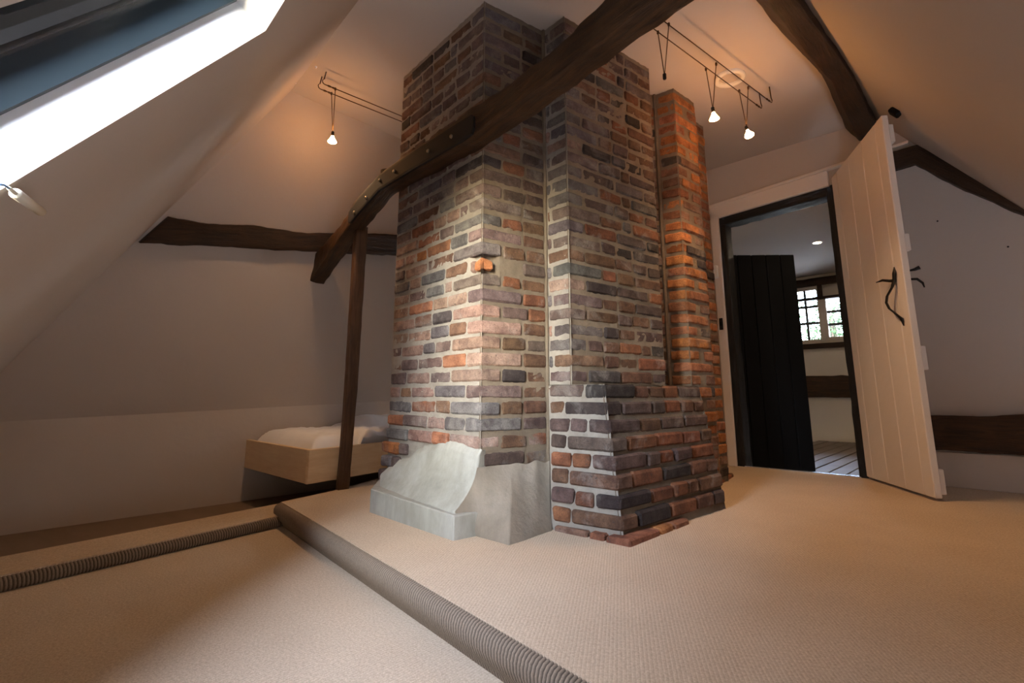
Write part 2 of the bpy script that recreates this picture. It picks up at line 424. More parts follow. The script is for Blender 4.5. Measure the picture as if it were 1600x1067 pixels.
nosing('carpet_nosing', A2 - N2D * 1.6, N2D, -N2N, pr2, 2.58, fl3, .0105)
# return of the upper nosing on the corner by the bed
q = Vector((-.95, 2.92, 0)); qd = (q - c0).normalized(); qn = Vector((-qd.y, qd.x, 0))
nosing('carpet_nosing', c0, qd, qn, pr, (q - c0).length, fl, .0108)

# ------------------------------------------------------------------ skylight
def frame_ring(name, quad, n, d0, d1, inset, m, parent):
    """a mitred frame lining an opening: between depths d0,d1 along n, inwards by inset"""
    c = sum(quad, Vector()) / 4; n = Vector(n); bm = bmesh.new()
    inn = []
    for i in range(4):
        p, a, b = quad[i], quad[i - 1], quad[(i + 1) % 4]
        inn.append(p + (a - p).normalized() * inset + (b - p).normalized() * inset)
    for i in range(4):
        j = (i + 1) % 4
        hexa(bm, [quad[i] + n * d0, quad[j] + n * d0, inn[j] + n * d0, inn[i] + n * d0], [quad[i] + n * d1, quad[j] + n * d1, inn[j] + n * d1, inn[i] + n * d1])
    return from_bm(name, bm, m, parent)
win = empty('window_1'); struct(win, 'skylight with a dark frame and bright white reveal in the slope', 'window')
bm = bmesh.new()
for i in range(4):
    j = (i + 1) % 4
    f = [sky[i], sky[j], sky[j] + S1_N * .09, sky[i] + S1_N * .09]
    bm.faces.new([bm.verts.new(p) for p in f])
from_bm('reveal', bm, M['reveal'], win)
frame_ring('window_frame', sky, S1_N, .09, .165, .012, M['leadframe'], win)
sash_ = frame_ring('sash', [p for p in sky], S1_N, .165, .205, .04, M['iron'], win)
frame_ring('glazing_bead', [p for p in sky], S1_N, .160, .168, .026, M['alu'], sash_)
facet('pane', [p + S1_N * .185 for p in sky], M['glass'], parent=sash_)
# unseen skylight of the right slope: the daylight by the door
w2 = empty('window_2'); struct(w2, 'skylight in the right-hand slope beyond the open door', 'window')
bm = bmesh.new()
for i in range(4):
    j = (i + 1) % 4; bm.faces.new([bm.verts.new(p) for p in (h2[i], h2[j], h2[j] - SQ_N * .15, h2[i] - SQ_N * .15)])
from_bm('reveal', bm, M['reveal'], w2)
frame_ring('window_frame', h2, -SQ_N, .15, .2, .04, M['leadframe'], w2)
facet('pane', [p - SQ_N * .18 for p in h2], M['glass'], parent=w2)
w3 = empty('window_3'); struct(w3, 'small window behind the chimney lighting the bed', 'window')
bm = bmesh.new()
for i in range(4):
    j = (i + 1) % 4; bm.faces.new([bm.verts.new(p) for p in (hole_w[i], hole_w[j], hole_w[j] - DWN * .15, hole_w[i] - DWN * .15)])
from_bm('reveal', bm, M['reveal'], w3)
frame_ring('window_frame', hole_w, -DWN, .12, .16, .04, M['white'], w3)
facet('pane', [p - DWN * .14 for p in hole_w], M['glass'], parent=w3)
for nm, quad, n in (('portal', sky, S1_N), ('portal', h2, -SQ_N), ('portal', hole_w, -DWN)):
    c = sum(quad, Vector()) / 4 + n * .22
    ld = bpy.data.lights.new('sky_portal', 'AREA'); ld.shape = 'RECTANGLE'
    ld.size = (quad[1] - quad[0]).length; ld.size_y = (quad[2] - quad[1]).length
    try: ld.cycles.is_portal = True
    except Exception: pass
    lo = bpy.data.objects.new('sky_portal', ld); COL.objects.link(lo)
    z = n.normalized(); x = (quad[1] - quad[0]).normalized(); y = z.cross(x).normalized(); x = y.cross(z)
    lo.matrix_world = Matrix((x, y, z)).transposed().to_4x4(); lo.location = c

# blind cord handle lying against the slope
pull = empty('cord_pull'); tag(pull, 'cream cord pull with blue cord hanging below the skylight corner', 'cord pull')
so = S1_O - S1_N * .025
p0, p1 = onp(24, 302, so, S1_N), onp(64, 331, so, S1_N); dd = (p1 - p0)
lathe('handle', p0, dd, [(.006, 0), (.0085, .003), (.0082, dd.length * .5), (.0080, dd.length)], M['cream'], pull, 14)
pA = onp(14, 294, so, S1_N); tubeobj('ferrule', [pA, p0], .003, M['cream'], pull)
tubeobj('cord', [C1 - e_dir * .93 + S1_N * .02 + t_dir * .02, onp(-30, 284, so, S1_N), onp(-8, 287, so, S1_N), onp(6, 289, so, S1_N), pA], .0016, M['cord'], pull)

# ------------------------------------------------------------------ chimney
CH = .067; Z0 = .025; NK = 34
A_ = Vector((-.128, 2.05, 0)); AL = Vector((-.63, 2.625, 0)); P1 = Vector((.157, 2.248, 0)); P2 = Vector((.25, 2.145, 0)); P3 = Vector((.772, 2.545, 0))
RI = Vector((.87, 2.80, 0)); C_ = Vector((.965, 2.73, 0)); CR = Vector((1.146, 2.884, 0)); D0 = Vector((1.226, 3.09, 0)); D1 = Vector((1.31, 3.172, 0))
def shade_down(c, k=.62): return (c[0] * k, c[1] * k * .96, c[2] * k * .9)  # darkens a brick colour to paint in the shade of the dim faces
PAL = dict(purple=(.235, .165, .145), brown=(.29, .165, .105), red=(.43, .185, .10), orange=(.58, .235, .085), dark=(.105, .085, .08), grey=(.22, .195, .185), pink=(.45, .29, .225))
def pick(w):
    c = random.choices(list(w), list(w.values()))[0]; v = PAL[c]; k = random.uniform(.82, 1.18)
    return tuple(min(1, x * k * random.uniform(.95, 1.05)) for x in v)
chimney = empty('brick_chimney'); chimney.location = (0, 0, 0)
tag(chimney, 'old stepped brick chimney stack with pale mortar and grey cement foot', 'chimney')
bricks = []     # (footprint lower, upper, colour, importance, extra)
def nrm(d): return Vector((d.y, -d.x, 0)).normalized()
def add_brick(foot, z0, z1, col, rough=.0024, foot2=None):
    bricks.append((foot, foot2 or foot, z0, z1, col, rough))
GAP = .0135; HG = .0095; DEP = .095
def run(Q, d, s0, s1, z0, z1, palette, jit=.004, k=0):
    n = nrm(d); s = s0; first = True
    while s1 - s > .03:
        rem = s1 - s
        ln = random.choice((.215, .215, .225, .205, .105, .11, .16))
        if first and k % 2 and rem > .2: ln = random.choice((.105, .16))
        first = False
        if rem - ln < .06: ln = rem
        if rem > .24 and rem - ln < .09: ln = rem * random.uniform(.42, .6)
        o = random.uniform(-jit, jit)
        a = Q + d * (s + HG / 2) + n * (o + random.uniform(-.0015, .0015)); b = Q + d * (s + ln - HG / 2) + n * (o + random.uniform(-.0015, .0015))
        dz = random.uniform(-.0025, .0025)
        c = palette(a.lerp(b, .5), z0)
        add_brick([a, b, b - n * DEP, a - n * DEP], z0 + dz, z1 + dz + random.uniform(-.003, .002), c)
        s += ln
def chain(pts, corner, k, z0, z1, palette, jit=.004):
    """one course along a chain of corners; corner[i] True = convex corner with a brick returning round it"""
    n = len(pts); res = [[0., 0.] for _ in range(n - 1)]
    for i in range(1, n - 1):
        if not corner[i]: continue
        d1 = (pts[i] - pts[i - 1]).normalized(); d2 = (pts[i + 1] - pts[i]).normalized()
        l1 = (pts[i] - pts[i - 1]).length; l2 = (pts[i + 1] - pts[i]).length
        a, b = ((.215, .105) if (k + i) % 2 else (.105, .215))
        a = min(a, l1 * .95); b = min(b, l2 * .95)
        o1 = random.uniform(-jit, jit) * .7; v = pts[i] + (nrm(d1) + nrm(d2)) * o1
        add_brick([v - d1 * (a - HG / 2), v, v + d2 * (b - HG / 2), v - d1 * (a - HG / 2) + d2 * (b - HG / 2)], z0 + random.uniform(-.002, .002), z1 + random.uniform(-.003, .002), palette(v, z0))
        res[i - 1][1] = a; res[i][0] = b
    for i in range(n - 1):
        d = (pts[i + 1] - pts[i]); l = d.length; d.normalize()
        run(pts[i], d, res[i][0], l - res[i][1], z0, z1, palette, jit, k)
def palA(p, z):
    if (p - A_).dot((P1 - A_).normalized()) > .02: return shade_down(pick(dict(purple=4, brown=4, red=2, dark=.8)), .66)
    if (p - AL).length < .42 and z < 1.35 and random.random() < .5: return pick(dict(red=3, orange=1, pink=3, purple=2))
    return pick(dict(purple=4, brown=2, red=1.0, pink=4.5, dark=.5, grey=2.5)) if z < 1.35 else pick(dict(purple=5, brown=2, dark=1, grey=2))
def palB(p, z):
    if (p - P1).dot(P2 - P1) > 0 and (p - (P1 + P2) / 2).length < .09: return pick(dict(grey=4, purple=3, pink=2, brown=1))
    return shade_down(pick(dict(brown=5, purple=3.5, dark=1.6, red=2.2, grey=.8)))
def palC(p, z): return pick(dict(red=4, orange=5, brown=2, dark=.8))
def palE(p, z): return shade_down(pick(dict(purple=3, brown=4, red=2.4, dark=1.6)), .68)
bz = lambda k: (Z0 + CH * k + GAP / 2, Z0 + CH * (k + 1) - GAP / 2)
NB = 7                                                        # courses of the spread foot under the second stack
def flare(p, z, n, zt, amt):                                  # slight widening towards the floor
    return p + n * (amt * max(0, (zt - z) / zt) ** 1.6)
nLA = nrm((A_ - AL)); nRA = nrm(P1 - A_)
for k in range(NK):
    z0, z1 = bz(k); z1 = min(z1, ZC - .002); zm = (z0 + z1) / 2
    if z1 - z0 < .02: continue
    # first stack (bricks behind the cement foot are left out)
    f = lambda p, a=.02: flare(p, zm, nLA, .55, a)
    if k >= 4:
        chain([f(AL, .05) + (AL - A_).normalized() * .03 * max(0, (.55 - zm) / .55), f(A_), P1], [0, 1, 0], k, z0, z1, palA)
    elif k >= 1:                                              # a few bricks show at the left end beside the cement
        d = (A_ - AL).normalized()
        run(f(AL, .05) - d * .03, d, 0, (.10, .17, .24)[k - 1], z0, z1, palA, .003)
        if k == 3: run(A_, (P1 - A_).normalized(), .012, (P1 - A_).length, z0, z1, palA, .003)
    if k >= NB:
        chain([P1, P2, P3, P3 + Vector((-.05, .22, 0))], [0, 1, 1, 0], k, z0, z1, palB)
    chain([RI, C_, CR, D0], [0, 1, 1, 0], k, z0, z1, palC)        # third stack
    chain([D0, D1, D1 + Vector((-.08, .1, 0))], [0, 1, 0], k, z0, z1, palC)
    if k < NK - 1 and k >= NB:                                # wall between second and third stack
        run(P3 + Vector((-.05, .22, 0)), (RI - P3 - Vector((-.05, .22, 0))).normalized(), 0, (RI - P3 - Vector((-.05, .22, 0))).length, z0, z1, palB)
# spread foot of the second stack, each course stepping out below the one above
EB0, EB1 = Vector((.396, 1.904, 0)), Vector((.367, 2.016, 0)) # front corner at bottom, at top
ER0, ER1 = Vector((.985, 2.43, 0)), Vector((.945, 2.545, 0))
EL0, EL1 = Vector((.150, 2.075, 0)), Vector((.157, 2.225, 0))
foot = lambda t: (EL0.lerp(EL1, t), EB0.lerp(EB1, t), ER0.lerp(ER1, t))
for k in range(NB + 1):
    z0, z1 = bz(k); t = k / NB; l, c, r = foot(t)
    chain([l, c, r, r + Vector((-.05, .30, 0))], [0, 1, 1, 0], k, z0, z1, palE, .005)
# half-buried course at the very bottom
l, c, r = foot(-.22)
l, c, r = Vector((.155, 2.065, 0)), Vector((.408, 1.845, 0)), onz(1078, 818, 0)
chain([l, c, r], [0, 1, 0], 1, -.02, .02, lambda p, z: pick(dict(red=3, orange=2, brown=2)), .003)
chain([onz(1118, 762, 0), onz(1147, 744, 0)], [0, 0], 1, -.02, .022, lambda p, z: pick(dict(red=2, brown=2)), .003)

dLA0 = (A_ - AL).normalized(); dRA0 = (P1 - A_).normalized()
def brick_bm(bm, layer, b):
    foot, f2, z0, z1, col, rough = b
    base = len(bm.verts)
    tmp = bmesh.new(); hexa(tmp, [(p.x, p.y, z0) for p in foot], [(p.x, p.y, z1) for p in f2])
    bmesh.ops.bevel(tmp, geom=tmp.edges[:], offset=.0075, segments=1, affect='EDGES')
    for v in tmp.verts:
        v.co += Vector((noise.noise(v.co * 40), noise.noise(v.co * 40 + Vector((9, 0, 0))), noise.noise(v.co * 40 + Vector((0, 9, 0))))) * rough * 2
    bmesh.ops.recalc_face_normals(tmp, faces=tmp.faces)
    vm = [bm.verts.new(v.co) for v in tmp.verts]; tmp.verts.index_update()
    for f in tmp.faces:
        nf = bm.faces.new([vm[v.index] for v in f.verts])
        for lp in nf.loops: lp[layer] = (*col, 1)
    tmp.free()
def importance(b):
    p = sum((Vector((q.x, q.y, (b[2] + b[3]) / 2)) for q in b[0]), Vector()) / 4
    w = max((b[0][1] - b[0][0]).length, (b[0][2] - b[0][1]).length)
    return w * (b[3] - b[2]) / (p - EYE).length_squared
# the knocked-off corner brick shows raw orange clay
for i, b in enumerate(bricks):
    if abs(b[2] - (Z0 + CH * 15 + GAP / 2)) < .01 and (b[0][1] - A_).length < .02:
        v = b[0][1] - (nLA + nRA) * .006; a_, c_ = .055, .06
        f = [v - dLA0 * a_, v, v + dRA0 * c_, v - dLA0 * a_ + dRA0 * c_]; bricks[i] = (f, f, b[2], b[3] - .006, (.60, .235, .095), .006)
        bricks.append(([p - (nLA + nRA) * .004 for p in (v - dLA0 * .105, v - dLA0 * .06, v - dLA0 * .06 + dRA0 * .08, v - dLA0 * .105 + dRA0 * .08)],) * 2 + (b[2], b[3], PAL['pink'], .0024))
        break
order = sorted(bricks, key=importance, reverse=True)
for i, b in enumerate(order[:300]):
    bm = bmesh.new(); ly = bm.loops.layers.float_color.new('Col'); brick_bm(bm, ly, b)
    me = bpy.data.meshes.new('brick'); bm.to_mesh(me); bm.free(); link('brick', me, M['brick'], chimney)
bm = bmesh.new(); ly = bm.loops.layers.float_color.new('Col')
for b in order[300:]: brick_bm(bm, ly, b)
me = bpy.data.meshes.new('brickwork'); bm.to_mesh(me); bm.free()
o = link('brickwork', me, M['brick'], chimney); o['kind'] = 'stuff'

def sheet(name, fn, nu, nv, m, parent, amp=.0, seed=0, freq=30., closed=False):
    vs = []; fs = []
    for j in range(nv + 1):
        for i in range(nu + 1): vs.append(fn(i / nu, j / nv))
    for j in range(nv):
        for i in range(nu): fs.append((j * (nu + 1) + i, j * (nu + 1) + i + 1, (j + 1) * (nu + 1) + i + 1, (j + 1) * (nu + 1) + i))
    return vs, fs
def mortar_face(p, q, z0, z1, p2=None, q2=None, rec=.006):
    d = (q - p).normalized(); n = nrm(d); p2 = p2 or p; q2 = q2 or q
    nu = max(2, int((q - p).length / .011)); nv = int((z1 - z0) / .011)
    def fn(u, v):
        a = p.lerp(q, u).lerp(p2.lerp(q2, u), v); z = z0 + (z1 - z0) * v
        w = Vector((a.x, a.y, z)); e = min(u, 1 - u) * nu; fade = min(1, e / 2 + .0)
        h = noise.noise(w * 9) * .0012 + noise.noise(w * 34) * .0044 + noise.noise(w * 95) * .0026
        if abs(z - (Z0 + CH * 15.55)) < .055 and (a - A_).length < .085: h -= .022
        return w - n * rec + n * h * fade
    return sheet('', fn, nu, nv, None, None)
lime, old = ([], []), ([], [])  # second pair: brown mortar darkened for the shaded faces
def addm(t, to=old):
    o = len(to[0]); to[0].extend(t[0]); to[1].extend(tuple(i + o for i in f) for f in t[1])
zb = Z0 + CH * NB
X = Vector((-.05, .22, 0))
for p, q, z0, z1, r in ((AL, A_, .0, ZC, .0055), (A_, P1, .0, ZC, .0055), (P1, P2, .0, ZC, .0055), (P2, P3, zb - .03, ZC, .0055), (P3, P3 + X, zb, ZC, .006), (P3 + X, RI, zb, ZC, .006), (RI, C_, zb, ZC, .005),
                        (C_, CR, 0, ZC, .0055), (CR, D0, 0, ZC, .005), (D0, D1, 0, ZC, .0055), (D1, D1 + Vector((-.08, .1, 0)), 0, ZC, .005)): addm(mortar_face(p, q, z0, z1, rec=r), lime if (p is AL or p is P1) else old)
l0, c0_, r0 = foot(0); l1, c1_, r1 = foot(1.08)
addm(mortar_face(l0, c0_, 0, zb + CH * .96, l1, c1_, .007), lime); addm(mortar_face(c0_, r0, 0, zb + CH * .96, c1_, r1, .010)); addm(mortar_face(r0, r0 + Vector((-.05, .30, 0)), 0, zb + CH, r1, r1 + Vector((-.05, .3, 0)), .006))
# top of the spread foot
zt = zb + CH * .95
def ledge(u, v):
    l, c, r = foot(1.08); a = (l.lerp(c, 0)).lerp(c, 0) if 0 else c.lerp(r, u).lerp((P2 + Vector((-.1, .1, 0))).lerp(RI + Vector((.05, .08, 0)), u), v); w = Vector((a.x, a.y, zt))
    return w + UP * noise.noise(w * 40) * .004 - nrm(r - c) * .006
addm(sheet('', ledge, 60, 20, None, None))
def ledge2(u, v):
    l, c, r = foot(1.08); a = l.lerp(c, u).lerp(P1.lerp(P2, u), v); return Vector((a.x, a.y, zt)) 
addm(sheet('', ledge2, 12, 6, None, None))
mesh('mortar', *lime, M['mortar'], chimney, True)['label'] = 'pale lime mortar'; mesh('mortar', *old, M['mortar_shaded'], chimney, True)['label'] = 'brown mortar, darkened for the shaded faces'

bm = bmesh.new()
for p, za in ((P1, .2), (RI, zb)):
    tube(bm, [Vector((p.x, p.y, za + (ZC - za) * i / 60)) + Vector((noise.noise(Vector((i * .7, p.x, 0))), noise.noise(Vector((i * .7, p.y, 5))), 0)) * .004 for i in range(61)], .0085, 6)
from_bm('mortar', bm, M['mortar_shaded'], chimney, True)
# cement foot of the first stack: render on the skylight side, block below, flared render on the other side
zt_pts = [(0, .145), (.07, .175), (.13, .18), (.20, .215), (.30, .225), (.38, .262), (.46, .292), (.56, .300), (.62, .318), (.74, .322), (.86, .308), (1, .30)]
def interp(pts, u):
    for (a, x), (b, y) in zip(pts, pts[1:]):
        if u <= b: return x + (y - x) * (u - a) / (b - a)
    return pts[-1][1]
dLA = (A_ - AL).normalized(); dRA = (P1 - A_).normalized()
bl = onz(577, 800, 0); br = onz(708, 845, 0); br2 = onz(745, 838, 0)
ft = onz(795, 854, 0); fr = onz(862, 830, 0)
ZBL = .092
LTOP = AL - dLA * .02 + nLA * .02; LBOT = bl + Vector((.035, .055, 0))
ABOT = br + Vector((.0, .030, 0))
def arris(z):                                     # the rounded corner of the render swings out over the block
    v = max(0, min(1, (z - ZBL) / (.30 - ZBL))); f = (1 - v) ** 2.6
    return (A_ + nLA * .012 + nRA * .008).lerp(ABOT, f)
def cem_l(u, v):
    zt = interp(zt_pts, u) + .010 * noise.noise(Vector((u * 12, 3, 0))) + .008 * noise.noise(Vector((u * 40, 5, 0))); z = ZBL - .012 + (zt - ZBL + .012) * v
    t = max(0, min(1, (z - ZBL) / (.30 - ZBL))); u *= 1.08; back = max(0, u - 1) / .08; u = min(u, 1)
    a = LTOP.lerp(LBOT, (1 - t) ** 1.7) + nLA * .006; p = a.lerp(arris(z), u) + nLA * (.008 * math.sin(u * 3.14))
    p = p.lerp(A_ + dRA * .03 - nRA * .004, back)                # the edge returns to the brick corner
    p = Vector((p.x, p.y, z)); e = min(1, min(u, 1 - u) * 12) * (1 - back); h = noise.noise(p * 9) * .007 * e + noise.noise(p * 40) * .0018
    return p + nLA * (h - .018 * max(0, v - .88) / .12) * (1 - back)
vs, fs = sheet('', cem_l, 54, 34, None, None)
mesh('cement_render', vs, fs, M['cement'], chimney, True)
bm = bmesh.new()
lo_ = [bl, br, br2 + Vector((.02, .02, 0)), A_ + Vector((-.05, .05, 0)), AL + Vector((-.04, .06, 0))]
vv = hexa(bm, [(p.x, p.y, -.02) for p in lo_], [(p.x, p.y, .084 + (.016 if i in (0, 4) else 0)) for i, p in enumerate(lo_)])
bmesh.ops.bevel(bm, geom=bm.edges[:], offset=.004, segments=1, affect='EDGES')
bmesh.ops.subdivide_edges(bm, edges=bm.edges[:], cuts=6, use_grid_fill=True)
for v in bm.verts: v.co += Vector((noise.noise(v.co * 14), noise.noise(v.co * 14 + Vector((5, 0, 0))), noise.noise(v.co * 14 + Vector((0, 5, 0))))) * .003
from_bm('cement_block', bm, M['cement'], chimney, False)
def cem_r(u, v):
    zt = .238 + .01 * noise.noise(Vector((u * 7, 8, 1))); z = -.012 + (zt + .012) * v
    top = (A_ + nLA * .010).lerp(P1, u) + nRA * .008
    b0_ = br2 + Vector((-.015, .012, 0))
    b = b0_.lerp(ft, u / .45) if u < .45 else ft.lerp(fr, (u - .45) / .55)
    p = top.lerp(b, (1 - v) ** 1.1); w = max(0, 1 - u / .22) ** 1.5
    left = arris(z) if z > ZBL else ABOT.lerp(b0_, (ZBL - z) / ZBL)
    p = p.lerp(left, w); p = Vector((p.x, p.y, z)); e = min(1, u * 10); h = noise.noise(p * 8 + Vector((3, 3, 3))) * .008 * e + noise.noise(p * 36) * .0016 * e
    return p + nRA * h
vs, fs = sheet('', cem_r, 60, 36, None, None)
o = mesh('cement_render', vs, fs, M['cement_b'], chimney, True)
o['label'] = 'brown stained cement'

# ------------------------------------------------------------------ timbers
nF = Vector((-.754, -.657, 0)); TH = .10
def beam_ring(p, zb, zt, w0=.0, w1=TH):
    p = Vector((p[0], p[1], 0)); a = p + nF * w0; b = p + nF * w1
    return [a + UP * zb, b + UP * zb, b + UP * zt, a + UP * zt]
bd = Vector((-.497, .57, 0)).normalized()
AX = Vector((-.125, 2.046, 0))
def bx(s): return AX + bd * s
rings = [beam_ring(bx(-1.50), 1.66, 1.86), beam_ring(bx(-1.01), 1.645, 1.80), beam_ring(bx(-.62), 1.615, 1.725), beam_ring(bx(-.33), 1.59, 1.70), beam_ring(bx(0), 1.575, 1.702),
         beam_ring(bx(.4), 1.60, 1.715), beam_ring(bx(.78), 1.615, 1.71), beam_ring(bx(1.03), 1.55, 1.66), beam_ring(bx(1.26), 1.475, 1.565), beam_ring(bx(1.55), 1.36, 1.48), beam_ring(bx(1.82), 1.255, 1.43)]
beam = empty('collar_beam'); tag(beam, 'dark oak collar beam crossing the chimney face with a bolted iron strap', 'beam', kind='thing')
loft('timber', rings, M['oak2'], beam, 12, .011, 1, 9)
# iron strap with bolts on the beam's face
def bf(s, z, out=0): return bx(s) + nF * (TH + out) + UP * z
sp = []
for s, zb, zt in ((-.075, 1.605, 1.655), (-.06, 1.583, 1.668), (.0, 1.578, 1.672), (.4, 1.592, 1.685), (.78, 1.60, 1.69), (1.03, 1.54, 1.635), (1.13, 1.51, 1.60), (1.16, 1.515, 1.585)):
    sp.append([bf(s, zb, -.004), bf(s, zb, .013), bf(s, zt, .013), bf(s, zt, -.004)])
strap = loft('strap', sp, M['strap'], beam, 3, .0, 0, sharp=1, smooth=False)
for s, z in ((.08, 1.625), (.27, 1.63), (.60, 1.645), (.76, 1.65), (.92, 1.60), (1.07, 1.555)):
    lathe('bolt', bf(s, z, .0135), nF, [(.009, 0), (.009, .006), (.006, .0085), (.0, .009)], M['bronze'], strap, 10)
# a knot of bark on top of the beam by the chimney
k = bx(.80) + nF * .05 + UP * 1.72
bm = bmesh.new(); bmesh.ops.create_icosphere(bm, subdivisions=3, radius=.03)
for v in bm.verts: v.co = k + Vector((v.co.x * 1.3, v.co.y * 1.3, v.co.z * .9)) * (1 + .3 * noise.noise(v.co * 40))
from_bm('knot', bm, M['oak2'], beam, True)

# ceiling purlin on the right
pl = [onz(x, y, 2.325) for x, y in ((1105, -45), (1148, 0), (1182, 42), (1237, 95), (1275, 132))]
pa = [onz(x, y, 2.2) for x, y in ((1150, -45), (1195, 0), (1239, 60), (1266, 95), (1297, 128))]
pr_ = [onz(x, y, 2.2) for x, y in ((1200, -45), (1245, 0), (1285, 55), (1318, 100), (1345, 145))]
rg = []
for a, b, c in zip(pl, pa, pr_):
    t = Vector((c.x, c.y, 2.34)); rg.append([Vector((a.x, a.y, 2.34)) * .6 + Vector((b.x, b.y, 2.34)) * .4, b * .93 + c * .07, c, t])
endL = onv(1318, 192, JL, DWD); endB = onv(1340, 203, JL, DWD); endR = onv(1369, 186, JL, DWD)
rg.append([Vector((endL.x, endL.y, 2.34)), Vector((endB.x, endB.y, 2.2)), Vector((endR.x, endR.y, 2.22)), Vector((endR.x, endR.y, 2.34))])
pur = loft('ceiling_purlin', rg, M['oak'], None, 8, .012, 5, 9)
tag(pur, 'rough dark purlin under the ceiling, running towards the white door', 'beam', kind='thing')

# timber across the gable
go = gl0; bo = [(216, 378), (300, 382), (390, 387), (480, 392), (550, 395), (616, 398)]; to = [(262, 338), (325, 350), (395, 352), (480, 364), (550, 364), (616, 366)]
rg = []
bo.append((700, 404)); to.append((700, 372))
for b, t in zip(bo, to):
    pb, pt = onp(*b, go, G_N), onp(*t, go, G_N)
    rg.append([pb - G_N * .05, pb + G_N * .045, pt + G_N * .03, pt - G_N * .05])
gt = loft('gable_timber', rg, M['oak'], None, 8, .007, 9, 12)
tag(gt, 'dark waney timber set across the gable wall above the bed', 'beam', kind='thing')

# post under the beam
ft_ = [Vector((-.975, 2.915, 0)), Vector((-.951, 2.885, 0)), Vector((-.905, 2.925, 0)), Vector((-.93, 2.955, 0))]
tp_ = [Vector((-.962, 2.945, 1.52)), Vector((-.935, 2.915, 1.53)), Vector((-.875, 2.945, 1.53)), Vector((-.90, 2.975, 1.53))]
po = loft('support_post', [[a.lerp(b, t) + Vector((.006 * math.sin(t * 5), 0, 0)) for a, b in zip(ft_, tp_)] for t in (0, .15, .35, .6, .8, .995)], M['post'], None, 6, .003, 2)
tag(po, 'slim brown wooden post between carpet and beam in front of the bed', 'post', kind='thing')

# ------------------------------------------------------------------ bed box
bed = empty('bed'); tag(bed, 'low pine box bed with white bedding beside the gable wall', 'bed')
BZ0, BZ1 = .05, .225
b0 = onz(480, 757, BZ0); bdir = (onz(589, 738, BZ0) - b0).normalized(); bleft = (onz(365, 724, .058) - b0).normalized()
LW_len = ((LD * LW - b0).dot(LD)) / bleft.dot(LD)
bL = b0 + bleft * (LW_len - .01); bR = b0 + bdir * 1.9; bRL = bR + bleft * (LW_len - .01) * 1.0
if (bRL - LD * LW).dot(LD) > -.01: bRL -= LD * ((bRL - LD * LW).dot(LD) + .012)
tk = .024
def board(name, a, b, inn, z0, z1, t=tk):
    d = (b - a).normalized(); o = boxobj(name, Vector((a.x, a.y, z0)), Vector((b.x - a.x, b.y - a.y, 0)), inn * t, UP * (z1 - z0), M['pine'], bed, .002)
    return plank_uv(o, d)
inn1 = nrm(bdir); inn1 = inn1 if inn1.dot(bleft) > 0 else -inn1
inn2 = nrm(bleft); inn2 = inn2 if inn2.dot(bdir) > 0 else -inn2
board('side_board', b0 + bdir * .0, bR, inn1, BZ0, BZ1)
board('end_board', b0 + bleft * (tk + .001), bL, inn2, BZ0, BZ1)
boxobj('slat_base', b0 + bleft * .03 + bdir * .03 + UP * .0 + UP * (BZ0 * 0 + .03), bdir * 1.8, bleft * (LW_len - .08), UP * .02, M['pine'], bed, .002)
boxobj('support_batten', bL - bleft * .30 + bdir * .12 + UP * (BZ0 - .045 - bL.z * 0) - UP * bL.z, bdir * .05, bleft * .26, UP * .05, M['post'], bed, .002)
def mattress(u, v):
    # rounded cushion over the box: u along the front, v towards the wall
    a = b0 + bdir * (.030 + 1.74 * u) + bleft * (.032 + (LW_len - .08) * v); ed = min(u * 1.75, (1 - u) * 1.75, v * .95, (1 - v) * .95)
    h = 1 - max(0, 1 - ed / .11) ** 2.4
    p = Vector((a.x, a.y, 0)); w = noise.noise(p * 5) * .012 + abs(noise.noise(p * 11 + Vector((0, 0, 4)))) * .011 + noise.noise(Vector((p.dot(bdir) * 14, p.dot(bleft) * 4, 7))) * .006
    pillow = .07 * max(0, min(1, (v - .52) / .12)) * max(0, min(1, (u - .32) / .12)) * (1 if u < .95 else .6)
    return p + UP * (.18 + (.105 + w + pillow) * h)
vs, fs = sheet('', mattress, 90, 60, None, None); mat_ = mesh('mattress', vs, fs, M['linen'], bed, True)
def duvet(u, v):
    a = b0 + bdir * (.36 + 1.2 * u) + bleft * (.02 + .30 * v); p = Vector((a.x, a.y, 0))
    e = min(u * 1.2, v * .3 + .02, (1 - v) * .3) ; h = min(1, max(0, e / .05)) ** .6
    return p + UP * (.222 + .068 * h * (1 + .5 * noise.noise(p * 13)) + .012 * noise.noise(Vector((p.dot(bdir) * 22, p.dot(bleft) * 9, 0))))
vs, fs = sheet('', duvet, 60, 30, None, None); mesh('folded_sheet', vs, fs, M['linen'], mat_, True)

# ------------------------------------------------------------------ doorway: white architrave, black inner frame, doors
def wallp(s, z, out=0): return JL + DWD * s + DWN * out + UP * z       # point on the door wall
OW = (JR - JL).length
trim = empty('trim_1'); struct(trim, 'white painted architrave around the doorway', 'trim')
def quadbar(name, pts4, n, t, m, parent, bev=.004):
    bm = bmesh.new(); hexa(bm, [Vector(p) for p in pts4], [Vector(p) + n * t for p in pts4])
    if bev: bevel(bm, bev)
    return from_bm(name, bm, m, parent)
hs = .065                                                             # the head rises slightly to the right
hz = lambda s, z: z + hs * s / OW * .6
quadbar('architrave_leg', [wallp(-.055, 0), wallp(.005, 0), wallp(.005, DH0 - .005), wallp(-.055, DH0 + .085)], DWN, .03, M['paint'], trim)
quadbar('architrave_head', [wallp(-.055, DH0 - .012), wallp(OW - .005, DH1 - .012), wallp(OW - .005, DH1 + .10), wallp(-.055, DH0 + .09)], DWN, .03, M['paint'], trim)
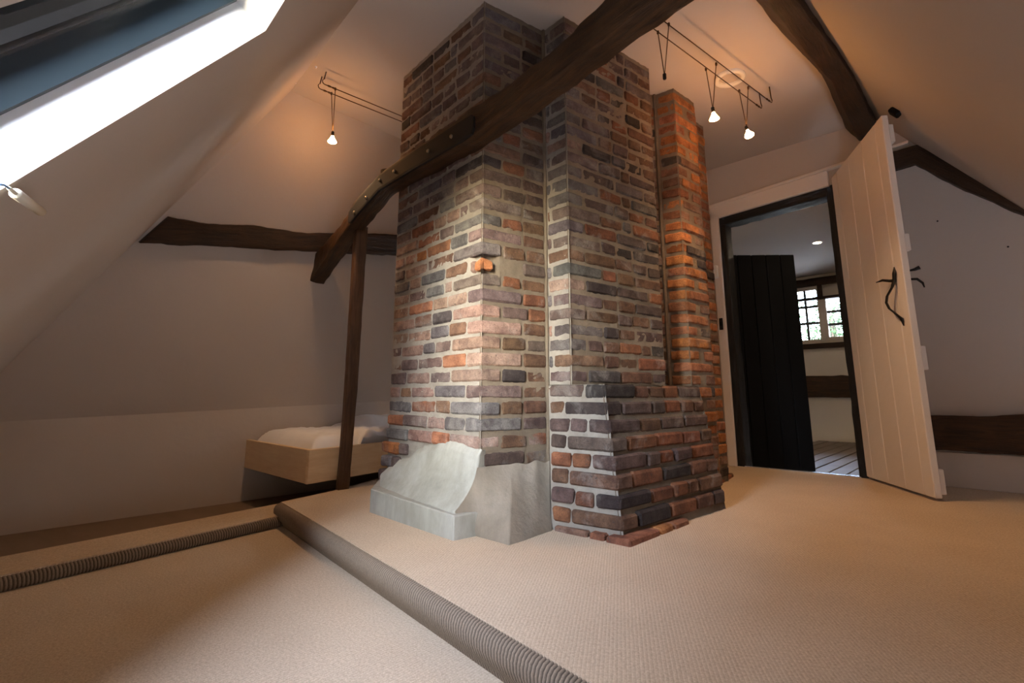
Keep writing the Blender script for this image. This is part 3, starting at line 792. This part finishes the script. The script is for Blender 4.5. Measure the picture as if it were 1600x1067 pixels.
quadbar('architrave_bead', [wallp(-.06, DH0 + .085), wallp(OW + .45, DH1 + .135), wallp(OW + .45, DH1 + .155), wallp(-.06, DH0 + .105)], DWN, .042, M['paint'], trim)
t2 = struct(quadbar('trim_2', [wallp(-.088, 0), wallp(-.062, 0), wallp(-.062, 2.319), wallp(-.088, 2.319)], DWN, .05, M['paint'], None), 'narrow white upright strip between brick and architrave', 'trim')
bfm = empty('door_frame'); struct(bfm, 'rough black timber frame inside the white architrave', 'door frame')
nB = -DWN
def rough_bar(name, a4, b4, seed):
    return loft(name, [[p.lerp(q, t) for p, q in zip(a4, b4)] for t in (0, .2, .4, .6, .8, 1)], M['blackwood'], bfm, 5, .006, seed, 14)
J0, J1 = .004, .14
rough_bar('jamb', [wallp(-.045, -.1, -J0), wallp(.060, -.1, -J0), wallp(.060, -.1, -J1), wallp(-.045, -.1, -J1)], [wallp(-.045, DH0, -J0), wallp(.042, DH0, -J0), wallp(.042, DH0, -J1), wallp(-.045, DH0, -J1)], 3)
rough_bar('jamb', [wallp(OW - .03, -.1, -J0), wallp(OW + .04, -.1, -J0), wallp(OW + .04, -.1, -J1), wallp(OW - .03, -.1, -J1)], [wallp(OW - .03, DH1, -J0), wallp(OW + .04, DH1, -J0), wallp(OW + .04, DH1, -J1), wallp(OW - .03, DH1, -J1)], 6)
rough_bar('head', [wallp(-.045, DH0 - .068, -J0), wallp(-.045, DH0 + .06, -J0), wallp(-.045, DH0 + .06, -J1), wallp(-.045, DH0 - .068, -J1)], [wallp(OW + .04, DH1 - .068, -J0), wallp(OW + .04, DH1 + .06, -J0), wallp(OW + .04, DH1 + .06, -J1), wallp(OW + .04, DH1 - .068, -J1)], 9)
struct(quadbar('trim_3', [wallp(.05, -.004, .0), wallp(OW - .02, -.004, .0), wallp(OW - .02, -.004, -.035), wallp(.05, -.004, -.035)], UP, .01, M['alu'], None, .002), 'bright metal threshold strip in the doorway', 'trim')
# white plank door, open into the room
door = empty('door_1'); struct(door, 'white painted plank door standing open, black iron pull handle', 'door')
HP = Vector((2.203, 3.262, 0)); FE = Vector((2.074, 2.591, 0)); fd = (FE - HP).normalized(); DL = (FE - HP).length; fn = Vector((-fd.y, fd.x, 0))
if fn.x < 0: fn = -fn                                                 # away from the viewer side of the leaf
zbot = lambda s: .014
ztop = lambda s: 1.985 + .075 * s / DL
cuts = [0, .082, .275, .458, .632, DL]
prev = 0
cuts = [0, .085, .255, .435, .60, DL]
for a, b in zip(cuts, cuts[1:]):
    bm = bmesh.new(); g = .0018
    lo_ = [HP + fd * (a + g), HP + fd * (b - g), HP + fd * (b - g) + fn * .034, HP + fd * (a + g) + fn * .034]
    hexa(bm, [p + UP * .014 for p in lo_], [p + UP * z for p, z in zip(lo_, (ztop(a), ztop(b), ztop(b), ztop(a)))])
    bevel(bm, .004); o = from_bm('plank', bm, M['paint'], door)
for z0, z1 in ((1.90, 2.01), (1.275, 1.37), (.64, .765), (.03, .15)):
    boxobj('ledge', HP + fd * .06 + fn * .0345 + UP * z0, fd * (DL - .075), fn * .028, UP * (z1 - z0), M['paint'], door, .004)
def leafp(s, z, out=0): return HP + fd * s - fn * out + UP * z
sH = DL - .075
pullh = loft('pull_handle', [[c + (fd * math.cos(a) * w * 1.45 + fn * math.sin(a) * w) for a in (0, 1.57, 3.14, 4.71)] for c, w in
    ((leafp(sH + .004, 1.20, .004), .002), (leafp(sH + .002, 1.165, .006), .011), (leafp(sH, 1.13, .010), .009), (leafp(sH - .004, 1.09, .022), .008), (leafp(sH - .030, 1.045, .04), .0075),
     (leafp(sH - .036, 1.01, .045), .0075), (leafp(sH - .024, .975, .04), .0075), (leafp(sH + .0, .94, .022), .008), (leafp(sH + .014, .915, .008), .010), (leafp(sH + .018, .875, .004), .002))], M['iron'], door, 4, .0, 0, sharp=2); pullh['label'] = 'black iron snake-shaped pull'
tubeobj('thumb_latch', [leafp(sH, 1.125, .004), leafp(sH - .03, 1.13, .018), leafp(sH - .065, 1.142, .035), leafp(sH - .10, 1.138, .05)], [.009, .008, .007, .003], M['iron'], pullh)
tubeobj('latch', [leafp(DL - .03, 1.165, -.036), leafp(DL - .02, 1.17, -.065), leafp(DL - .012, 1.178, -.085)], [.004, .008, .011], M['iron'], door)
tubeobj('latch', [leafp(DL - .03, 1.12, -.036), leafp(DL - .02, 1.118, -.07), leafp(DL - .014, 1.095, -.09), leafp(DL - .012, 1.07, -.094)], [.006, .007, .006, .003], M['iron'], door)

# small fittings on the frame
t = boxobj('thermostat', wallp(-.062, 1.40, .052), DWD * .05, DWN * .028, UP * .10, M['white'], None, .004); tag(t, 'small white thermostat box between brick and door frame', 'thermostat')
sw = empty('light_switch'); tag(sw, 'small black switch on the white architrave left of the doorway', 'switch')
pt_ = boxobj('plate', wallp(-.040, 1.00, .031), DWD * .026, DWN * .010, UP * .09, M['iron'], sw, .002); boxobj('rocker', wallp(-.034, 1.03, .042), DWD * .014, DWN * .004, UP * .03, M['blackdoor'], pt_, .001)
br_ = onp(1402, 172, AP, SQ_N); nI = SQ_N.normalized(); u_ = QD; v_ = nI.cross(u_).normalized()
bk_ = boxobj('wall_bracket', br_ - u_ * .028 - v_ * .028 + nI * .001, u_ * .056, v_ * .056, nI * .03, M['blackdoor'], None, .006); tag(bk_, 'small black block on the slope above the white door', 'bracket')
for x, y in ((1465, 346), (1575, 386)):
    p = onv(x, y, JL, DWD); o = lathe('nail', p, DWN, [(.0025, 0), (.0025, .008), (.005, .008), (.005, .010)], M['iron'], None, 8)
    tag(o, 'small nail in the white wall right of the door, ' + ('upper left of the two' if x < 1500 else 'lower right of the two'), 'nail', 'nails in the wall')

# timbers on the wall to the right of the door
tl = [onv(1380, 244, JL, DWD), onv(1434, 230, JL, DWD), onv(1500, 266, JL, DWD), onv(1600, 320, JL, DWD), onv(1760, 408, JL, DWD)]
bl_ = [onv(1380, 273, JL, DWD), onv(1430, 259, JL, DWD), onv(1493, 292, JL, DWD), onv(1600, 338, JL, DWD), onv(1760, 425, JL, DWD)]
rg = [[b - DWN * .03, b + DWN * .045, t_ + DWN * .045, t_ - DWN * .03] for t_, b in zip(tl, bl_)]
raf = loft('rafter', rg, M['oak'], None, 7, .006, 21, 12); tag(raf, 'dark rafter bent over the wall behind the white door', 'beam', kind='thing')
tp = [(2.33, .385), (2.45, .395), (2.6, .392), (2.75, .408), (3.3, .42)]
rg = []
for x_, (xa, za) in enumerate(tp):
    s = (xa - JL.x) / DWD.x; zlow = .20
    rg.append([wallp(s, zlow, -.02), wallp(s, zlow, .045), wallp(s, za, .045), wallp(s, za, -.02)])
lt = loft('wall_timber', rg, M['oak2'], None, 8, .006, 31, 9); tag(lt, 'brown horizontal timber low on the wall behind the white door', 'beam', kind='thing')
s0 = (2.28 - JL.x) / DWD.x
struct(quadbar('trim_4', [wallp(s0, .0), wallp(s0 + 1.4, .0), wallp(s0 + 1.4, .192), wallp(s0, .192)], DWN, .03, M['plaster'], None, .003), 'white boxed-in plinth below the brown wall timber', 'trim')

# ------------------------------------------------------------------ next room
BF = -.10; BC = 2.15
BWo = onz(1275, 688, BF); bwd = Vector((.724, -.69, 0)); bwn = -RD
def bw(px, py): return onv(px, py, BWo, bwd)
def bwp(s, z, out=0): return BWo + bwd * s - RD * out + UP * z - UP * BWo.z
wi = [bwp(-3, BF - .06), bwp(2.5, BF - .06), bwp(2.5, BC + .1), bwp(-3, BC + .1)]
wx0, wx1, wz0, wz1 = -.30, .56, 1.22, 2.0
holeb = [bwp(wx0, wz0), bwp(wx1, wz0), bwp(wx1, wz1), bwp(wx0, wz1)]
struct(facet('wall_back.002', wi, M['plaster2'], [holeb]), 'cream wall of the next room with the lead-paned window', 'wall')
fa, fb = wallp(-2.2, BF, -.15), wallp(2.2, BF, -.15)
fa = JL - DWD * 1.0 - DWN * .145; fb = JR + DWD * 1.6 - DWN * .145
back_l, back_r = bwp(-3, 0), bwp(2.5, 0)
struct(facet('ceiling.001', [Vector((p.x, p.y, BC)) for p in (fa, fb, back_r, back_l)], M['plaster']), 'white ceiling of the next room seen through the doorway', 'ceiling')
struct(facet('wall_left.001', [Vector((p.x, p.y, z)) for p, z in ((fa, BF), (back_l, BF), (back_l, BC + .1), (fa, BC + .1))], M['plaster2']), 'left wall of the next room', 'wall')
struct(facet('wall_right.001', [Vector((p.x, p.y, z)) for p, z in ((fb, BF), (back_r, BF), (back_r, BC + .1), (fb, BC + .1))], M['plaster2']), 'right wall of the next room', 'wall')
struct(facet('wall_front.001', [fa + UP * BF, JL - DWD * .03 - DWN * .145 + UP * BF, JL - DWD * .03 - DWN * .145 + UP * BC, fa + UP * BC], M['plaster2']), 'near wall of the next room left of the doorway', 'wall')
struct(facet('wall_front.002', [JR + DWD * .02 - DWN * .145 + UP * BF, fb + UP * BF, fb + UP * BC, JR + DWD * .02 - DWN * .145 + UP * BC], M['plaster2']), 'near wall of the next room right of the doorway', 'wall')
struct(facet('wall_front.003', [JL - DWD * .03 - DWN * .145 + UP * (DH0 - .02), JR + DWD * .02 - DWN * .145 + UP * (DH0 - .02), JR + DWD * .02 - DWN * .145 + UP * BC, JL - DWD * .03 - DWN * .145 + UP * BC], M['plaster2']), 'near wall of the next room above the doorway', 'wall')
nf = empty('floor_next'); nf.name = 'floor.004'; struct(nf, 'grey floorboards of the next room seen through the doorway', 'floor')
facet('subfloor', [Vector((p.x, p.y, BF - .02)) for p in (fa + DWN * .1, fb + DWN * .1, back_r, back_l)], M['blackdoor'], parent=nf)
pw = .128; base_ = JL - DWN * .03
for i in range(-3, 14):
    a = base_ + DWD * (i * pw + .004); ln = (back_r - base_).dot(RD) + .0
    o = boxobj('plank', a + UP * (BF - .02), DWD * (pw - .012), RD * ln, UP * (.02 + random.uniform(-.002, .002)), M['boards'], nf, .003); plank_uv(o, RD)
# window of the next room
wn = empty('window_4'); struct(wn, 'white casement window with small panes in the next room', 'window')
def bbar(name, s0, z0, s1, z1, o0, o1, m, parent):
    return quadbar(name, [bwp(s0, z0, o0), bwp(s1, z0, o0), bwp(s1, z1, o0), bwp(s0, z1, o0)], -RD, o1 - o0, m, parent, .003)
smid = ((bw(1286, 500) - BWo).dot(bwd)); sl1 = (bw(1278, 500) - BWo).dot(bwd)
bbar('window_frame', wx0, wz0 - .0, wx0 + .03, wz1, -.06, .0, M['paint'], wn)
bbar('window_frame', smid - .045, wz0, smid + .02, wz1, -.06, .012, M['paint'], wn)
bbar('window_frame', wx1 - .03, wz0, wx1, wz1, -.06, .0, M['paint'], wn)
bbar('window_frame', wx0, wz0, wx1, wz0 + .035, -.06, .012, M['paint'], wn)
bbar('window_frame', wx0, wz1 - .05, wx1, wz1, -.06, .0, M['paint'], wn)
# panes and glazing bars
def lights(wn, x0, x1, z0, z1, nx, nz, off):
    for i in range(nx):
        for j in range(nz):
            a, b = x0 + (x1 - x0) * i / nx, x0 + (x1 - x0) * (i + 1) / nx; c, d = z0 + (z1 - z0) * j / nz, z0 + (z1 - z0) * (j + 1) / nz
            facet('pane', [bwp(a, c, off), bwp(b, c, off), bwp(b, d, off), bwp(a, d, off)], M['glass'], parent=wn)
    for i in range(1, nx): x = x0 + (x1 - x0) * i / nx; bbar('glazing_bar', x - .016, z0, x + .016, z1, off - .01, off + .01, M['leadframe'], wn)
    for j in range(1, nz): z = z0 + (z1 - z0) * j / nz; bbar('glazing_bar', x0, z - .018, x1, z + .018, off - .011, off + .011, M['leadframe'], wn)
fixed_ = bbar('fixed_light', wx0 + .03, wz0 + .035, wx0 + .045, wz1 - .05, -.05, -.01, M['paint'], wn)
lights(fixed_, wx0 + .03, smid - .045, wz0 + .035, wz1 - .05, 3, 3, -.04)
case_ = bbar('casement', wx1 - .045, wz0 + .05, wx1 - .03, 1.80, -.05, .02, M['paint'], wn); case_['label'] = 'open casement'
lights(case_, smid + .055, wx1 - .03, wz0 + .05, 1.80, 1, 3, -.03)
bbar('casement_frame', smid + .02, wz0 + .03, smid + .055, 1.84, -.05, .02, M['paint'], case_)
bbar('casement_frame', smid + .02, 1.80, wx1, 1.84, -.05, .02, M['paint'], case_)
bbar('casement_frame', smid + .02, wz0 + .02, wx1, wz0 + .055, -.05, .02, M['paint'], case_)
bbar('spandrel', smid + .01, 1.832, wx1 + .01, wz1 + .02, -.05, .0, M['plaster2'], wn)
def bbeam(name, s0, s1, z0, z1, label, m, th=.05, seed=0, rough=.007):
    rg = [[bwp(s, z0, -.01), bwp(s, z0, th), bwp(s, z1, th), bwp(s, z1, -.01)] for s in [s0 + (s1 - s0) * i / 5 for i in range(6)]]
    o = loft(name, rg, m, None, 5, rough, seed, 8); tag(o, label, 'beam', kind='thing'); return o
bbeam('wall_plate', -1.4, 1.4, 2.0, 2.10, 'dark timber under the ceiling above the paned window', M['oak'], .06, 41)
bbeam('window_rail', -.5, .9, 1.80, 1.835, 'thin dark rail crossing the paned window', M['oak'], .06, 43, .003)
bbeam('window_sill_timber', -1.4, 1.4, 1.13, 1.195, 'dark sill timber directly under the paned window', M['oak'], .07, 45, .004)
bbeam('low_wall_timber', -1.4, 1.4, .47, .755, 'rough brown timber across the cream wall under the window', M['oak2'], .05, 47, .012)
st = bbeam('window_stud', smid - .02, smid + .03, 1.83, 2.01, 'short dark stud above the rail between the two lights', M['oak'], .055, 49, .003)
# black door leaf in the next room
bdoor = empty('door_2'); struct(bdoor, 'black plank door standing open inside the next room', 'door')
hb = Vector((1.76, 4.06, 0)); eb = onv(1275, 733, (0, 4.05), (1, 0)); eb = Vector((eb.x, eb.y, 0)); vd = (eb - hb); vl = vd.length; vd.normalize(); vn = Vector((-vd.y, vd.x, 0))
ztb = onv(1240, 398, (eb.x, eb.y), (1, 0)).z
npk = 5
for i in range(npk):
    a = hb + vd * (vl * i / npk + .0015); bm = bmesh.new()
    obox(bm, a + UP * (BF + .008), vd * (vl / npk - .003), vn * .03, UP * (ztb - BF - .008)); bevel(bm, .004); from_bm('plank', bm, M['blackdoor'], bdoor)
for z in (.15, 1.35): boxobj('ledge', hb + vd * .03 + vn * .031 + UP * z, vd * (vl - .06), vn * .025, UP * .1, M['blackdoor'], bdoor, .003)
# recessed ceiling light
dl = empty('downlight'); c = onz(1277, 379, BC); tag(dl, 'round recessed downlight in the ceiling of the next room', 'light')
lathe('rim', c + UP * .001, -UP, [(.052, 0), (.052, .004), (.040, .006), (.036, .0)], M['white'], dl); lathe('lamp', c - UP * .0015, -UP, [(.035, 0), (.034, .002), (.0, .003)], M['lampglow'], dl)
for sx_, dx_ in ((-.75, .5), (1.15, .5)):                     # unseen downlights added to brighten that room
    c = Vector(((JL - DWN * dx_ + DWD * sx_).x, (JL - DWN * dx_ + DWD * sx_).y, BC)); d2 = empty('downlight'); tag(d2, 'unseen downlight added to brighten the next room, ' + ('behind the black door' if sx_ < 0 else 'above the floorboards'), 'light')
    lathe('rim', c + UP * .001, -UP, [(.052, 0), (.052, .004), (.040, .006), (.036, .0)], M['white'], d2); lathe('lamp', c - UP * .0015, -UP, [(.035, 0), (.034, .002), (.0, .003)], M['lampglow'], d2)
# tree beyond the window
tree = empty('tree'); tag(tree, 'leafy green tree outside the open casement', 'tree')
tc = bwp(-.34, 1.75, -3.4); rnd = random.Random(3)
tubeobj('trunk', [tc - UP * 4.9, tc - UP * 1.5, tc + Vector((.1, .1, .2))], [.14, .11, .05], M['bark'], tree)
for i in range(7):
    p = tc + Vector((rnd.uniform(-.4, .4), rnd.uniform(-.3, .3), rnd.uniform(-.9, .4))); tubeobj('branch', [tc + UP * rnd.uniform(-1.2, -.2), p], [.03, .008], M['bark'], tree, 6)
bm = bmesh.new()
for i in range(3500):
    p = tc + Vector((rnd.gauss(0, .30), rnd.gauss(0, .32), rnd.gauss(-.1, .42))); a = Vector((rnd.uniform(-1, 1), rnd.uniform(-1, 1), rnd.uniform(-1, 1))).normalized(); b = a.orthogonal().normalized(); l_ = rnd.uniform(.05, .10)
    bm.faces.new([bm.verts.new(p), bm.verts.new(p + a * l_ * .5 + b * l_ * .25), bm.verts.new(p + a * l_), bm.verts.new(p + a * l_ * .5 - b * l_ * .25)])
o = from_bm('foliage', bm, M['leaf'], tree); o['kind'] = 'stuff'
nb = empty('neighbour_roof_blocker'); tag(nb, 'dark tiled roof of the neighbouring wing outside the skylight', 'roof', kind='thing')  # glimpsed only at the skylight corner; its extent is added to block sky light
ra_, rb_ = Vector((-3.2, -3.6, -1.0)), Vector((-3.2, 6.0, -1.0)); ru = Vector((-.42, 0, 1)).normalized(); rn = Vector((1, 0, .42)).normalized()
bm = bmesh.new(); obox(bm, ra_ - rn * .2, rb_ - ra_, ru * 9, rn * .2); from_bm('roof_slope', bm, M['rooftile'], nb)
tl_me = None
for r_ in range(6):                                        # the tile courses nearest the glass
    for c_ in range(12):
        if tl_me is None:
            bm = bmesh.new(); obox(bm, (0, 0, 0), Vector((0, .27, 0)), ru * .33, rn * .03); bevel(bm, .006)
            tl_me = from_bm('tile', bm, M['rooftile'], nb); o = tl_me
        else: o = tl_me.copy(); COL.objects.link(o)
        o.location = Vector((-3.2, .4 + c_ * .28 + (.14 if r_ % 2 else 0), -1.0)) + ru * (3.0 + r_ * .3) + rn * .01
g = facet('ground', [Vector((x, y, -3.2)) for x, y in ((-40, -40), (40, -40), (40, 40), (-40, 40))], M['soil']); struct(g, 'ground outside, made pale to bounce sky light indoors', 'ground')  # pale tone chosen to bounce light up onto the chimney face

# ------------------------------------------------------------------ wire lamps
def lamp(name, wireA, wireB, bulb_top, label, lit=True, tilt=(0, 0, -1)):
    l = empty(name); tag(l, label, 'lamp', 'halogen lamps on the ceiling wires')
    bt = Vector(bulb_top)
    for w in (wireA, wireB):
        w = Vector(w); tubeobj('suspension_wire', [w, bt + (w - bt).normalized() * .012], .0022, M['wire'], l, 6)
        lathe('clip', w + UP * .008, -UP, [(.004, 0), (.006, .004), (.006, .014), (.004, .018)], M['wire'], l, 8)
    d = Vector(tilt).normalized()
    lathe('socket', bt - d * .012, d, [(.006, 0), (.0085, .003), (.0085, .026), (.006, .03)], M['iron'], l, 12)
    if lit:
        bulb_ = lathe('bulb', bt + d * .016, d, [(.007, 0), (.008, .006), (.013, .016), (.020, .028), (.0245, .036), (.0245, .039)], M['bulb'], l, 18)
        lathe('lens', bt + d * .0555, d, [(.022, 0), (.020, .002), (.0, .003)], M['lens'], bulb_, 16)
        sd = bpy.data.lights.new('bulb_beam', 'SPOT'); sd.energy = SPOT; sd.color = (1.0, .62, .33); sd.spot_size = R(120); sd.spot_blend = 1; sd.shadow_soft_size = .02
        so_ = bpy.data.objects.new('bulb_beam', sd); COL.objects.link(so_); so_.parent = l; so_.location = bt + d * .064; so_.rotation_euler = d.to_track_quat('-Z', 'Y').to_euler()
    return l
def track(name, a0, a1, b0_, b1_, label, hooks):
    t = empty(name); tag(t, label, 'lamp track')
    for p, q in ((a0, a1), (b0_, b1_)): tubeobj('wire', [p, q], .0028, M['wire'], t, 6)
    for p, d in hooks:
        d = d.normalized(); side = UP
        loop = [p - d * (.062 + .016 * math.sin(a)) + UP * (.016 - .016 * math.cos(a)) for a in (0, .5, 1.0, 1.57, 2.1, 2.7)]
        pts = [p, p - d * .008, p - d * .016, p - d * .024, p - d * .034, p - d * .042, p - d * .050] + loop + [Vector((p.x, p.y, ZC)) - d * .060]
        tubeobj('hook', pts, [.003, .0055, .0055, .003, .0055, .0055, .003] + [.0028] * 6 + [.0035], M['wire'], t, 6)
    return t
zr = 2.22
ra0, ra1 = Vector((.45, 1.86, zr)), onz(1197, 154, zr); rb0, rb1 = Vector((.42, 1.91, zr)), onz(1181, 163, zr)
track('lamp_track', ra0, ra1, rb0, rb1, 'pair of steel lamp wires under the ceiling between purlin and chimney', [(ra1, (ra0 - ra1)), (rb1, (rb0 - rb1))])
zl = 2.24
la0, la1 = onz(524.5, 139, zl), onz(524.5, 139, zl) + (onz(632.5, 183.5, zl) - onz(524.5, 139, zl)) * 3.2
lb0, lb1 = onz(517.7, 146, zl), onz(517.7, 146, zl) + (onz(631.7, 191.7, zl) - onz(517.7, 146, zl)) * 3.2
track('lamp_track', la0, la1, lb0, lb1, 'pair of steel lamp wires left of the brick chimney', [(la0, la1 - la0), (lb0, lb1 - lb0)])
lamp('wire_lamp', onz(1119, 100, zr), onz(1103, 108, zr), (1.030, 2.36, 1.955), 'lit halogen bulb hanging nearest the third brick stack', True, (.12, .1, -1))
lamp('wire_lamp', onz(1169, 137, zr), onz(1155, 142, zr), (1.315, 2.598, 1.985), 'lit halogen bulb hanging over the doorway, farthest along its wires', True, (.1, -.25, -1))
lamp('wire_lamp', onz(1045, 38, zr), onz(1028, 50.6, zr), (.705, 2.10, 1.965), 'empty black lamp socket without a bulb, next to the beam', False)
lamp('wire_lamp', onz(524, 139, zl), onz(518, 146, zl), (-1.05, 2.72, 2.02), 'lit halogen bulb hanging alone on the wires left of the chimney', True, (.0, 0, -1))
# transformer ring on the ceiling
rc = onz(1140, 121, ZC); bm = bmesh.new(); n = 40
for k in range(n):
    pass
prof = [(.058, .0), (.058, -.012), (.064, -.018), (.078, -.018), (.084, -.012), (.084, .0)]
rings = [[bm.verts.new(rc + Vector((math.cos(2 * math.pi * k / n) * r, math.sin(2 * math.pi * k / n) * r, z))) for r, z in prof] for k in range(n)]
for k in range(n):
    a, b = rings[k], rings[(k + 1) % n]
    for j in range(len(prof) - 1): bm.faces.new((a[j], a[j + 1], b[j + 1], b[j]))
o = from_bm('ceiling_ring', bm, M['white'], None, True); tag(o, 'white round ring on the ceiling above the lamp wires', 'fitting')
p = onz(494, 104, ZC); o = lathe('ceiling_hook', p, -UP, [(.006, 0), (.006, .004), (.003, .006), (.003, .012)], M['white'], None, 10); tag(o, 'tiny white screw hook in the ceiling left of the chimney', 'hook')

# ------------------------------------------------------------------ put every thing's origin at its base
for o in [x for x in S.objects if x.parent is None and x.type in ('EMPTY', 'MESH')]:
    if o.get('kind') == 'structure' and o.type == 'MESH': continue
    if o.type == 'MESH' and o.children: continue
    pts = [v.co for c in (o, *o.children_recursive) if c.type == 'MESH' for v in c.data.vertices]
    if not pts or o.name.startswith('neighbour'): continue
    lo = [min(p[i] for p in pts) for i in range(3)]; hi = [max(p[i] for p in pts) for i in range(3)]
    base = Vector(((lo[0] + hi[0]) / 2, (lo[1] + hi[1]) / 2, lo[2]))
    if o.type == 'MESH': o.data.transform(Matrix.Translation(-base))
    o.location = base
    for c in o.children: c.matrix_parent_inverse = Matrix.Translation(-base)
